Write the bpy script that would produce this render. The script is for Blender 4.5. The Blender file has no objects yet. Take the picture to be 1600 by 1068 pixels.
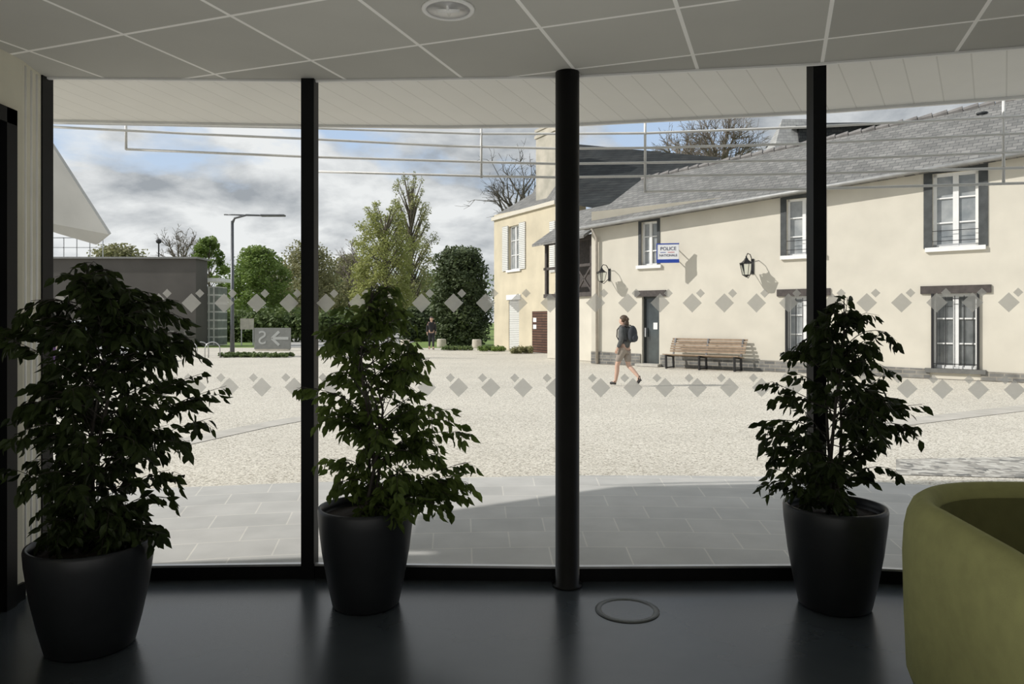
import bpy, math, random
from math import sin, cos, pi, atan2, sqrt, radians
from mathutils import Vector, Matrix

F=1150.0; CH=1.5
def P(px,py,Y): return Vector(((px-800)*Y/F, Y, CH-(py-500)*Y/F))
def G(px,py):
    Y=F*CH/(py-500.0); return Vector(((px-800)*Y/F,Y,0))
scene=bpy.context.scene
COL=scene.collection
scene.view_settings.view_transform='Standard'
scene.view_settings.look='None'

# ------------------------------------------------------------------ materials
def _base(name):
    m=bpy.data.materials.new(name); m.use_nodes=True
    nt=m.node_tree; nt.nodes.clear()
    out=nt.nodes.new('ShaderNodeOutputMaterial')
    b=nt.nodes.new('ShaderNodeBsdfPrincipled')
    nt.links.new(b.outputs[0],out.inputs[0])
    return m,nt,b,out
def col4(c): return (c[0],c[1],c[2],1)
def M(name,c,rough=.6,metal=0,var=.12,scale=6,bump=0,bscale=40,spec=.5,c2=None,trans=0,detail=4,zstretch=1):
    m,nt,b,out=_base(name)
    tc=nt.nodes.new('ShaderNodeTexCoord')
    src=tc.outputs['Object']
    if zstretch!=1:
        mp=nt.nodes.new('ShaderNodeMapping'); mp.inputs['Scale'].default_value=(1,1,zstretch)
        nt.links.new(src,mp.inputs[0]); src=mp.outputs[0]
    n=nt.nodes.new('ShaderNodeTexNoise'); n.inputs['Scale'].default_value=scale; n.inputs['Detail'].default_value=detail
    nt.links.new(src,n.inputs['Vector'])
    r=nt.nodes.new('ShaderNodeValToRGB')
    r.color_ramp.elements[0].position=.32; r.color_ramp.elements[1].position=.68
    if c2 is None:
        a=[max(0,x*(1-var)) for x in c]; d=[min(1,x*(1+var)) for x in c]
    else: a=c; d=c2
    r.color_ramp.elements[0].color=col4(a); r.color_ramp.elements[1].color=col4(d)
    nt.links.new(n.outputs[0],r.inputs[0]); nt.links.new(r.outputs[0],b.inputs['Base Color'])
    b.inputs['Roughness'].default_value=rough; b.inputs['Metallic'].default_value=metal
    b.inputs['Specular IOR Level'].default_value=spec
    if bump>0:
        n2=nt.nodes.new('ShaderNodeTexNoise'); n2.inputs['Scale'].default_value=bscale; n2.inputs['Detail'].default_value=3
        nt.links.new(tc.outputs['Object'],n2.inputs['Vector'])
        bp=nt.nodes.new('ShaderNodeBump'); bp.inputs['Strength'].default_value=bump; bp.inputs['Distance'].default_value=.01
        nt.links.new(n2.outputs[0],bp.inputs['Height']); nt.links.new(bp.outputs[0],b.inputs['Normal'])
    if trans>0:
        t=nt.nodes.new('ShaderNodeBsdfTranslucent'); nt.links.new(r.outputs[0],t.inputs[0])
        mx=nt.nodes.new('ShaderNodeMixShader'); mx.inputs[0].default_value=trans
        nt.links.new(b.outputs[0],mx.inputs[1]); nt.links.new(t.outputs[0],mx.inputs[2])
        nt.links.new(mx.outputs[0],out.inputs[0])
    return m
def math_node(nt,op,a,b=None):
    n=nt.nodes.new('ShaderNodeMath'); n.operation=op
    for i,v in enumerate((a,b)):
        if v is None: continue
        if isinstance(v,(int,float)): n.inputs[i].default_value=v
        else: nt.links.new(v,n.inputs[i])
    return n.outputs[0]
def BM(name,c1,c2,mortar,w,h,ms,mode='xz',offset=.5,rough=.7,bump=.3,rot=0,ox=0,oy=0,cen=(0,0),R=1,var=.25,vscale=3,spec=.3,smooth=.1):
    m,nt,b,out=_base(name)
    tc=nt.nodes.new('ShaderNodeTexCoord'); sp=nt.nodes.new('ShaderNodeSeparateXYZ')
    nt.links.new(tc.outputs['Object'],sp.inputs[0]); X,Y,Z=sp.outputs[0],sp.outputs[1],sp.outputs[2]
    cb=nt.nodes.new('ShaderNodeCombineXYZ')
    if mode=='xz': a,c=X,Z
    elif mode=='yz': a,c=Y,Z
    elif mode=='xy':
        if rot:
            ca,sa=cos(rot),sin(rot)
            a=math_node(nt,'ADD',math_node(nt,'MULTIPLY',X,ca),math_node(nt,'MULTIPLY',Y,-sa))
            c=math_node(nt,'ADD',math_node(nt,'MULTIPLY',X,sa),math_node(nt,'MULTIPLY',Y,ca))
        else: a,c=X,Y
    else:
        x1=math_node(nt,'SUBTRACT',X,cen[0]); y1=math_node(nt,'SUBTRACT',Y,cen[1])
        a=math_node(nt,'MULTIPLY',math_node(nt,'ARCTAN2',x1,y1),R)
        c=math_node(nt,'SQRT',math_node(nt,'ADD',math_node(nt,'MULTIPLY',x1,x1),math_node(nt,'MULTIPLY',y1,y1)))
    a=math_node(nt,'SUBTRACT',a,ox); c=math_node(nt,'SUBTRACT',c,oy)
    nt.links.new(a,cb.inputs[0]); nt.links.new(c,cb.inputs[1])
    br=nt.nodes.new('ShaderNodeTexBrick'); br.offset=offset; br.squash=1
    nt.links.new(cb.outputs[0],br.inputs['Vector'])
    br.inputs['Color1'].default_value=col4(c1); br.inputs['Color2'].default_value=col4(c2); br.inputs['Mortar'].default_value=col4(mortar)
    br.inputs['Scale'].default_value=1; br.inputs['Brick Width'].default_value=w; br.inputs['Row Height'].default_value=h
    br.inputs['Mortar Size'].default_value=ms; br.inputs['Mortar Smooth'].default_value=smooth
    n=nt.nodes.new('ShaderNodeTexNoise'); n.inputs['Scale'].default_value=vscale; n.inputs['Detail'].default_value=6
    nt.links.new(tc.outputs['Object'],n.inputs['Vector'])
    mr=nt.nodes.new('ShaderNodeMapRange'); mr.inputs[1].default_value=.25; mr.inputs[2].default_value=.75
    mr.inputs[3].default_value=1-var; mr.inputs[4].default_value=1+var
    nt.links.new(n.outputs[0],mr.inputs[0])
    vm=nt.nodes.new('ShaderNodeVectorMath'); vm.operation='SCALE'
    nt.links.new(br.outputs['Color'],vm.inputs[0]); nt.links.new(mr.outputs[0],vm.inputs['Scale'])
    nt.links.new(vm.outputs[0],b.inputs['Base Color'])
    b.inputs['Roughness'].default_value=rough; b.inputs['Specular IOR Level'].default_value=spec
    if bump:
        bp=nt.nodes.new('ShaderNodeBump'); bp.invert=True; bp.inputs['Strength'].default_value=bump; bp.inputs['Distance'].default_value=.01
        nt.links.new(br.outputs['Fac'],bp.inputs['Height']); nt.links.new(bp.outputs[0],b.inputs['Normal'])
    return m
def gravel_mat(name,ca,cb_,cc,scale=55):
    m,nt,b,out=_base(name)
    tc=nt.nodes.new('ShaderNodeTexCoord')
    v=nt.nodes.new('ShaderNodeTexVoronoi'); v.inputs['Scale'].default_value=scale
    nt.links.new(tc.outputs['Object'],v.inputs['Vector'])
    sp=nt.nodes.new('ShaderNodeSeparateColor'); nt.links.new(v.outputs['Color'],sp.inputs[0])
    r=nt.nodes.new('ShaderNodeValToRGB'); e=r.color_ramp.elements
    e[0].position=0; e[0].color=col4(ca); e[1].position=1; e[1].color=col4(cc)
    k=e.new(.35); k.color=col4(cb_)
    nt.links.new(sp.outputs[0],r.inputs[0])
    n=nt.nodes.new('ShaderNodeTexNoise'); n.inputs['Scale'].default_value=.5; n.inputs['Detail'].default_value=5
    nt.links.new(tc.outputs['Object'],n.inputs['Vector'])
    mr=nt.nodes.new('ShaderNodeMapRange'); mr.inputs[1].default_value=.3; mr.inputs[2].default_value=.7; mr.inputs[3].default_value=.94; mr.inputs[4].default_value=1.05
    nt.links.new(n.outputs[0],mr.inputs[0])
    vm=nt.nodes.new('ShaderNodeVectorMath'); vm.operation='SCALE'
    nt.links.new(r.outputs[0],vm.inputs[0]); nt.links.new(mr.outputs[0],vm.inputs['Scale'])
    nt.links.new(vm.outputs[0],b.inputs['Base Color']); b.inputs['Roughness'].default_value=.85; b.inputs['Specular IOR Level'].default_value=.2
    bp=nt.nodes.new('ShaderNodeBump'); bp.inputs['Strength'].default_value=.3; bp.inputs['Distance'].default_value=.006; bp.invert=True
    nt.links.new(v.outputs['Distance'],bp.inputs['Height']); nt.links.new(bp.outputs[0],b.inputs['Normal'])
    return m
def glass_mat(name,tint=(.93,.95,.94)):
    m=bpy.data.materials.new(name); m.use_nodes=True; nt=m.node_tree; nt.nodes.clear()
    out=nt.nodes.new('ShaderNodeOutputMaterial'); t=nt.nodes.new('ShaderNodeBsdfTransparent'); t.inputs[0].default_value=col4(tint)
    g=nt.nodes.new('ShaderNodeBsdfGlossy'); g.inputs['Roughness'].default_value=.0
    fr=nt.nodes.new('ShaderNodeFresnel'); fr.inputs[0].default_value=1.3
    mx=nt.nodes.new('ShaderNodeMixShader'); nt.links.new(fr.outputs[0],mx.inputs[0]); nt.links.new(t.outputs[0],mx.inputs[1]); nt.links.new(g.outputs[0],mx.inputs[2])
    nt.links.new(mx.outputs[0],out.inputs[0]); return m
def decal_mat(name,c,alpha):
    m=bpy.data.materials.new(name); m.use_nodes=True; nt=m.node_tree; nt.nodes.clear()
    out=nt.nodes.new('ShaderNodeOutputMaterial'); t=nt.nodes.new('ShaderNodeBsdfTransparent')
    d=nt.nodes.new('ShaderNodeBsdfTranslucent'); d.inputs[0].default_value=col4(c)
    n=nt.nodes.new('ShaderNodeTexNoise'); n.inputs['Scale'].default_value=30
    mr=nt.nodes.new('ShaderNodeMapRange'); mr.inputs[3].default_value=alpha-.04; mr.inputs[4].default_value=alpha+.04
    nt.links.new(n.outputs[0],mr.inputs[0])
    mx=nt.nodes.new('ShaderNodeMixShader'); nt.links.new(mr.outputs[0],mx.inputs[0]); nt.links.new(t.outputs[0],mx.inputs[1]); nt.links.new(d.outputs[0],mx.inputs[2])
    nt.links.new(mx.outputs[0],out.inputs[0]); return m

# ------------------------------------------------------------------ mesh builder
class MB:
    def __init__(s): s.v=[]; s.f=[]; s.m=[]
    def add(s,vs,fs,m=0):
        o=len(s.v); s.v+= [tuple(v) for v in vs]
        for f in fs: s.f.append([o+i for i in f]); s.m.append(m)
    def poly(s,pts,m=0): s.add(pts,[list(range(len(pts)))],m)
    def box(s,x0,x1,y0,y1,z0,z1,m=0):
        vs=[(x,y,z) for z in (z0,z1) for y in (y0,y1) for x in (x0,x1)]
        s.add(vs,[(0,2,3,1),(4,5,7,6),(0,1,5,4),(2,6,7,3),(0,4,6,2),(1,3,7,5)],m)
    def beam(s,a,b,w,h,m=0,up=(0,0,1)):
        a=Vector(a);b=Vector(b);d=(b-a).normalized();up=Vector(up)
        if abs(d.dot(up))>.98: up=Vector((0,1,0))
        x=d.cross(up).normalized(); y=x.cross(d).normalized()
        vs=[]
        for p in (a,b):
            for i,j in ((-1,-1),(1,-1),(1,1),(-1,1)): vs.append(p+x*i*w/2+y*j*h/2)
        s.add(vs,[(3,2,1,0),(4,5,6,7),(0,1,5,4),(1,2,6,5),(2,3,7,6),(3,0,4,7)],m)
    def tube(s,pts,r,n=8,m=0,caps=True):
        pts=[Vector(p) for p in pts]
        if not isinstance(r,(list,tuple)): r=[r]*len(pts)
        o=len(s.v); prev=None
        for i,p in enumerate(pts):
            d=(pts[min(i+1,len(pts)-1)]-pts[max(i-1,0)])
            if d.length<1e-9: d=Vector((0,0,1))
            d.normalize()
            if prev is None:
                up=Vector((0,0,1)) if abs(d.z)<.95 else Vector((1,0,0)); x=d.cross(up).normalized()
            else:
                x=prev-d*prev.dot(d)
                x=x.normalized() if x.length>1e-6 else d.cross(Vector((0,0,1))).normalized()
            prev=x; y=d.cross(x)
            for k in range(n):
                a=2*pi*k/n; s.v.append(tuple(p+(x*cos(a)+y*sin(a))*r[i]))
        for i in range(len(pts)-1):
            for k in range(n):
                k2=(k+1)%n; s.f.append([o+i*n+k,o+i*n+k2,o+(i+1)*n+k2,o+(i+1)*n+k]); s.m.append(m)
        if caps:
            s.f.append([o+k for k in range(n)][::-1]); s.m.append(m)
            e=o+(len(pts)-1)*n; s.f.append([e+k for k in range(n)]); s.m.append(m)
    def lathe(s,prof,n=32,c=(0,0,0),m=0,sx=1,sy=1):
        o=len(s.v)
        for (r,z) in prof:
            for k in range(n):
                a=2*pi*k/n; s.v.append((c[0]+r*cos(a)*sx,c[1]+r*sin(a)*sy,c[2]+z))
        for i in range(len(prof)-1):
            for k in range(n):
                k2=(k+1)%n; s.f.append([o+i*n+k,o+i*n+k2,o+(i+1)*n+k2,o+(i+1)*n+k]); s.m.append(m)
        s.f.append([o+k for k in range(n)][::-1]); s.m.append(m)
        e=o+(len(prof)-1)*n; s.f.append([e+k for k in range(n)]); s.m.append(m)
    def ellipsoid(s,c,rx,ry,rz,n=16,k=8,m=0):
        pr=[(max(.02,sin(pi*i/k)),-cos(pi*i/k)) for i in range(k+1)]
        o=len(s.v)
        for (r,z) in pr:
            for j in range(n):
                a=2*pi*j/n; s.v.append((c[0]+r*cos(a)*rx,c[1]+r*sin(a)*ry,c[2]+z*rz))
        for i in range(k):
            for j in range(n):
                j2=(j+1)%n; s.f.append([o+i*n+j,o+i*n+j2,o+(i+1)*n+j2,o+(i+1)*n+j]); s.m.append(m)
    def extrude(s,pts,y0,y1,m=0):
        n=len(pts); vs=[(x,y0,z) for x,z in pts]+[(x,y1,z) for x,z in pts]
        fs=[list(range(n)),list(range(n,2*n))[::-1]]+[[i,n+i,n+(i+1)%n,(i+1)%n] for i in range(n)]
        s.add(vs,fs,m)
    def plate(s,pts,z0,z1,m=0):
        n=len(pts); vs=[(p[0],p[1],z1) for p in pts]+[(p[0],p[1],z0) for p in pts]
        fs=[list(range(n)),list(range(n,2*n))[::-1]]+[[i,n+i,n+(i+1)%n,(i+1)%n] for i in range(n)]
        s.add(vs,fs,m)
    def obj(s,name,mats,parent=None,loc=(0,0,0),rz=0,smooth=False,bevel=0,label=None,category=None,kind=None,group=None,fix=True):
        me=bpy.data.meshes.new(name); me.from_pydata(s.v,[],s.f)
        if not isinstance(mats,(list,tuple)): mats=[mats]
        for m in mats: me.materials.append(m)
        me.polygons.foreach_set('material_index',s.m)
        if smooth: me.polygons.foreach_set('use_smooth',[True]*len(s.f))
        me.update()
        if fix and len(s.f)<6000:
            import bmesh
            bm=bmesh.new(); bm.from_mesh(me); bmesh.ops.recalc_face_normals(bm,faces=bm.faces); bm.to_mesh(me); bm.free()
        o=bpy.data.objects.new(name,me); COL.objects.link(o)
        o.location=loc; o.rotation_euler=(0,0,rz)
        if parent: o.parent=parent
        if bevel:
            b=o.modifiers.new('Bevel','BEVEL'); b.width=bevel; b.segments=3 if bevel>.03 else 2; b.limit_method='ANGLE'
        tag(o,label,category,kind,group); return o
def tag(o,label=None,category=None,kind=None,group=None):
    if label: o['label']=label
    if category: o['category']=category
    if kind: o['kind']=kind
    if group: o['group']=group
def thing(name,label,category,loc=(0,0,0),rz=0,kind=None,group=None):
    o=bpy.data.objects.new(name,None); o.empty_display_size=.2; COL.objects.link(o)
    o.location=loc; o.rotation_euler=(0,0,rz); tag(o,label,category,kind,group); return o
def text_obj(name,body,size,mat,parent,loc,rot,mirror=False,thick=.002):
    cu=bpy.data.curves.new(name,'FONT'); cu.body=body; cu.size=size; cu.align_x='CENTER'; cu.align_y='CENTER'; cu.extrude=thick
    t=bpy.data.objects.new('tmp',cu); COL.objects.link(t)
    dg=bpy.context.evaluated_depsgraph_get(); dg.update()
    me=bpy.data.meshes.new_from_object(t.evaluated_get(dg)); bpy.data.objects.remove(t)
    me.name=name; me.materials.clear(); me.materials.append(mat)
    o=bpy.data.objects.new(name,me); COL.objects.link(o); o.parent=parent; o.location=loc; o.rotation_euler=rot
    if mirror: o.scale=(-1,1,1)
    return o

# ------------------------------------------------------------------ palette
m_cream=M('cream_render',(.60,.565,.48),.9,var=.06,scale=1.2,detail=8,bump=.2,bscale=60)
m_ochre=M('ochre_render',(.56,.50,.37),.9,var=.12,scale=.8,detail=8)
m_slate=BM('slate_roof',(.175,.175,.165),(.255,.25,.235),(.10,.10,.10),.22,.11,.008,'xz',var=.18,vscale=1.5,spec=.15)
m_dslate=BM('dark_shaded_slate_roof',(.028,.032,.032),(.045,.048,.046),(.015,.015,.018),.3,.16,.012,'xz',var=.3,vscale=1,spec=.15)
m_stone=BM('stone_plinth',(.13,.13,.125),(.24,.235,.215),(.28,.26,.22),.32,.10,.012,'xz',var=.3,vscale=4)
m_white=M('white_paint',(.78,.78,.76),.5,var=.04)
m_dwood=M('dark_stained_wood',(.06,.05,.045),.7,var=.25,scale=12)
m_surr=M('dark_grey_surround',(.055,.06,.06),.7,var=.25,scale=5)
m_black=M('black_metal',(.012,.012,.013),.4,var=.2)
m_bframe=M('black_powder_coated_metal',(.004,.0045,.005),.5,var=.2,spec=.15)
m_winglass=M('reflective_dark_glass',(.05,.06,.06),.06,var=.5,scale=1.5,spec=.8)
m_blind=M('glass_over_grey_blind',(.09,.10,.10),.10,c2=(.20,.21,.21),scale=2.5,spec=.8)
m_gravel=gravel_mat('beige_gravel',(.30,.27,.215),(.58,.54,.455),(.765,.725,.635),62)
m_cobble=gravel_mat('dark_cobbles',(.16,.16,.15),(.38,.36,.32),(.62,.60,.54),14)
m_pave=BM('grey_granite_slabs',(.47,.465,.44),(.53,.52,.49),(.62,.60,.55),.56,.36,.006,'polar',cen=(.5,-7),R=13,var=.10,vscale=3,offset=.5)
m_band=BM('grey_sett_band',(.48,.455,.40),(.54,.51,.45),(.52,.49,.43),.3,.3,.008,'xy',var=.1)
m_grass=M('grass',(.12,.19,.04),.9,c2=(.22,.30,.07),scale=.7)
m_floor=M('dark_charcoal_linoleum',(.046,.055,.063),.27,var=.2,scale=1.5,bump=.03,bscale=8,spec=.55,detail=8)
m_soffit=BM('white_plank_soffit',(.79,.78,.74),(.81,.80,.76),(.66,.65,.61),.17,80,.004,'polar',cen=(-6,-9),R=15,var=.02,offset=0,bump=.05)
m_ceil=BM('ceiling_tiles',(.44,.435,.40),(.52,.515,.475),(.90,.89,.85),.648,.62,.010,'xy',rot=radians(20),ox=-1.08-.648*8,oy=2.74-.62*16,offset=0,var=.03,bump=.1,rough=.9)
m_wall=M('cream_wall_paint',(.60,.58,.48),.8,var=.04)
m_wallb=M('white_wall_paint',(.7,.69,.66),.85,var=.04)
m_alu=M('brushed_aluminium',(.5,.5,.5),.35,metal=.8,var=.1)
m_whitemetal=M('white_metal_rail',(.74,.74,.72),.45,var=.05)
m_glass=glass_mat('clear_glazing')
m_decal=decal_mat('frosted_grey_film',(.62,.61,.58),.66)
m_letter=decal_mat('faint_grey_lettering',(.7,.7,.7),.22)
m_pot=M('charcoal_plastic_pot',(.015,.017,.020),.42,var=.15,scale=4,spec=.35)
m_soil=M('potting_soil',(.03,.022,.015),.95,var=.4,scale=30,bump=.6)
m_bark=M('ficus_bark',(.035,.03,.024),.8,var=.25,scale=20)
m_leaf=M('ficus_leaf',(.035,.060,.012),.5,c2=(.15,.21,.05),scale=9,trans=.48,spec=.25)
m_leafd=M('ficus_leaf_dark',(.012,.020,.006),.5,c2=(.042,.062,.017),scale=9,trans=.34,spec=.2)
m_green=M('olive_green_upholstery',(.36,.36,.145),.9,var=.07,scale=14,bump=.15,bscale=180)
m_chair_shade=M('olive_inner_shade',(.17,.17,.065),.95,var=.08,scale=14,bump=.15,bscale=180)  # darker olive carries the shade inside the chair
m_brown=M('bench_wood',(.30,.22,.15),.65,var=.2,scale=9)

# ------------------------------------------------------------------ room shell
V=[(-2.73,4.25),(-1.184,4.31),(.318,4.26),(1.77,4.28),(3.05,4.08),(4.4,3.5)]
mb=MB(); mb.plate([(-2.8,-4.1),(4.5,-4.1)]+[(x,y+.05) for x,y in V[::-1]]+[(-2.8,4.2)],-.15,0); mb.obj('floor',m_floor,kind='structure',label='dark blue-grey glossy linoleum floor')
CE=[(-2.75,4.237),(P(60,120,4.237).x,4.237),(P(484,127,4.316).x,4.29),(P(886,120,4.237).x,4.22),(P(1276,98,4.005).x,4.005),(P(1600,72,3.76).x,3.76),(4.5,3.3)]
mb=MB(); mb.plate([(-2.8,-4.1),(4.5,-4.1)]+CE[::-1],2.9,3.12); mb.obj('ceiling',m_ceil,kind='structure',label='suspended grid ceiling of square grey acoustic tiles')
mb=MB()
for a,b in zip(CE[1:],CE[2:]): mb.beam((a[0],a[1]+.012,2.9),(b[0],b[1]+.012,2.9),.02,.02)
mb.obj('trim_2',m_white,kind='structure',label='pale metal edge trim of the suspended ceiling')
mb=MB(); mb.box(-2.85,-2.64,-4.1,2.9,0,2.9); mb.box(-2.85,-2.64,3.86,3.97,0,2.9); mb.box(-2.85,-2.64,2.9,3.86,2.58,2.9)
mb.plate([(-2.85,3.97),(-2.64,3.97),(-2.70,4.26),(-2.85,4.26)],0,2.9)
mb.obj('wall_left',m_wall,kind='structure',label='cream painted wall beside the glazing')
mb=MB()
for yy in (4.0,4.07,4.14): mb.tube([(-2.655-(yy-3.97)*.2,yy,0.02),(-2.655-(yy-3.97)*.2,yy,2.88)],.02,8)
mb.obj('trim_1',m_white,kind='structure',label='ribbed white vertical jamb trim',smooth=True)
d=MB(); d.box(-2.66,-2.60,3.79,3.87,0,2.6); d.box(-2.66,-2.60,2.9,2.98,0,2.6); d.box(-2.66,-2.60,2.9,3.87,2.52,2.6)
do=d.obj('door_1',m_bframe,kind='structure',label='dark framed interior door in the cream wall')
d=MB(); d.box(-2.70,-2.66,2.98,3.79,0.01,2.52); d.obj('door_leaf',M('dark_brown_door',(.05,.035,.028),.5,var=.2),parent=do)
mb=MB(); mb.box(-2.645,-2.625,-4,2.9,0,.09); mb.box(-2.645,-2.622,3.872,3.97,0,.09); mb.obj('baseboard_left',m_bframe,kind='structure')
mb=MB(); mb.box(-2.85,4.6,-4.2,-4.05,0,2.9); mb.obj('wall_back',m_wallb,kind='structure')
mb=MB(); mb.box(4.45,4.6,-4.1,3.5,0,2.9); mb.obj('wall_right',m_wallb,kind='structure')

# windows
def diamond(mb,c,t,r,z,off=0):
    c=Vector(c)
    mb.poly([c+t*(-r)+Vector((0,0,z)),c+Vector((0,0,z-r)),c+t*r+Vector((0,0,z)),c+Vector((0,0,z+r))])
for i in range(5):
    a=Vector((*V[i],0)); b=Vector((*V[i+1],0)); t=(b-a).normalized(); nrm=Vector((t.y,-t.x,0))
    if nrm.y>0: nrm=-nrm
    mb=MB()
    up=Vector((0,0,1)); tz=3.0 if i<1 else 3.1
    mb.beam(a+up*.036,b+up*.036,.07,.072); mb.beam(a+up*tz,b+up*tz,.07,.07)
    mb.beam(b+up*.0,b+up*3.12,.075 if i!=1 else .05,.10)
    if i==0: mb.beam(a+t*.02,a+t*.02+up*3.05,.06,.1)
    w=mb.obj('window_%d'%(i+1),m_bframe,kind='structure',label='full-height glazed panel in black metal frame')
    s=MB(); s.beam(a+up*.080+nrm*.02,b+up*.080+nrm*.02,.03,.012); s.obj('glazing_bead',m_alu,parent=w)
    dm=MB(); L=(b-a).length; sp_=.187; k=int((L-.16)/sp_); st=(L-k*sp_)/2
    for j in range(k+1):
        c=a+t*(st+j*sp_)+nrm*.006
        diamond(dm,c,t,.056,1.60); diamond(dm,c+t*.048,t,.026,1.656)
        diamond(dm,c+t*.03,t,.056,1.11); diamond(dm,c+t*(.03-.048),t,.026,1.166)
    dm.obj('diamond_film',m_decal,parent=w,label='rows of frosted grey diamond stickers',fix=False)
    if i==0:
        ang=atan2(t.y,t.x)
        def onw(px,z):
            k=(px-800)/F
            s_=(k*a.y-a.x)/(t.x-k*t.y); return a+t*s_+nrm*.008+up*z
        zz=1.5-(525-500)/267
        text_obj('glass_lettering','DES',.09,m_letter,w,onw(272,zz),(pi/2,0,ang),mirror=True,thick=0)
pc=P(886.5,500,4.165)
mb=MB(); mb.lathe([(.085,0),(.085,.012),(.068,.014),(.068,2.9)],32); mb.obj('pillar',M('black_steel_column',(.006,.006,.006),.45,var=.2,spec=.25),loc=(pc.x,pc.y,0),smooth=True,kind='structure',label='round black steel column beside the glazing')

# canopy
ZS=3.15
edge=[(-5.6,5.05)]+[((px-800)*Y/F,Y) for px,Y in ((65,6.06),(475,6.22),(700,6.26),(870,6.22),(1000,6.08),(1290,5.80),(1600,5.42))]+[(5.2,4.8)]
mb=MB(); mb.plate([(-5.6,4.2)]+[(-2.8,4.2)]+V[1:]+[(5.2,3.2)]+edge[::-1],ZS,ZS+.14)
can=mb.obj('canopy',[m_soffit],label='white planked canopy soffit outside the glazing',category='canopy')
mb=MB()
for i in range(len(edge)-1):
    mb.beam(Vector((*edge[i],ZS+.05)),Vector((*edge[i+1],ZS+.05)),.03,.14)
mb.obj('canopy_fascia',m_whitemetal,parent=can)
mb=MB(); mb.box(-2.85,4.6,-4.2,3.9,3.13,3.4)
mb.plate([(-5.6,3.8),(5.2,3.3),(5.2,4.2),(-5.6,4.3)],3.3,3.42)
mb.obj('roof_slab',m_wallb,label='flat roof slab over the room',kind='structure')
mb=MB(); mb.plate([(-5.6,4.15),(-2.86,4.15),(-2.86,-4),(-5.6,-4)],0,3.1); mb.obj('wall_outer',m_wallb,kind='structure',label='pale exterior wall of the glazed building')

# sunshade rails
def eY(px):
    pts=[(65,6.06),(475,6.22),(700,6.26),(870,6.22),(1000,6.08),(1290,5.80),(1600,5.42),(1700,5.3)]
    if px<=65: return 6.0
    for (a,b),(c,d_) in zip(pts,pts[1:]):
        if a<=px<=c: return b+(d_-b)*(px-a)/(c-a)
    return 5.3
sh=thing('sunshade','white tubular sunshade rails hung along the canopy edge','sunshade')
rails=[[(40,191),(484,200),(750,209),(870,209),(1010,208),(1270,198),(1600,181),(1680,176)],
[(40,196),(300,209),(484,217),(700,228),(870,232),(1010,231),(1270,224),(1600,208),(1680,203)],
[(197,233),(484,245),(750,253),(870,256),(1010,254),(1270,250),(1600,237),(1680,233)],
[(495,268),(750,275),(870,277),(1010,275),(1270,271),(1600,262),(1680,259)],
[(1008,299),(1270,295),(1600,286),(1680,283)],
[(870,197),(1008,190),(1270,172),(1600,151),(1680,146)]]
for r in rails:
    mb=MB(); mb.tube([P(x,y,eY(x)+.12) for x,y in r],.0105,8); mb.obj('rail',m_whitemetal,parent=sh,smooth=True)
for x,y0,y1 in ((197,180,234),(752,190,278),(1008,182,301),(1568,146,288)):
    mb=MB(); Y=eY(x)+.12; mb.tube([P(x,y0,Y),P(x,y1,Y)],.011,8); mb.obj('hanger',m_whitemetal,parent=sh,smooth=True)

# ------------------------------------------------------------------ floor ring, downlight
p=G(980,953)
fb=thing('floor_outlet_box','round dark grey floor outlet ring set in the floor','outlet cover',loc=p)
mb=MB(); mb.lathe([(.165,0),(.165,.004),(.15,.006),(.138,.006),(.135,.001)],48); mb.obj('cover_ring',M('dark_grey_ring',(.12,.13,.13),.5,metal=.1),parent=fb,smooth=True)
mb=MB(); mb.lathe([(.134,0),(.134,.002),(.0,.002)],48); mb.obj('cover_disc',m_floor,parent=fb)
p=P(700,13,3.3); dl=thing('downlight','round recessed ceiling downlight with chrome reflector and white rim','ceiling light',loc=(p.x,3.31,2.9))
mb=MB(); mb.lathe([(.098,-.001),(.100,-.010),(.118,-.008),(.120,0)],48); mb.obj('rim',m_white,parent=dl,smooth=True)
mb=MB(); mb.lathe([(.098,-.006),(.07,-.003),(.03,-.0025)],32); mb.obj('reflector',M('bright_chrome',(.85,.85,.85),.3,metal=.6,var=.03),parent=dl,smooth=True)
mb=MB(); mb.tube([(-.05,0,-.008),(.05,0,-.008)],.012,10); mb.tube([(0,-.05,-.008),(0,.05,-.008)],.006,8); mb.obj('bulb',m_white,parent=dl,smooth=True)

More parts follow.
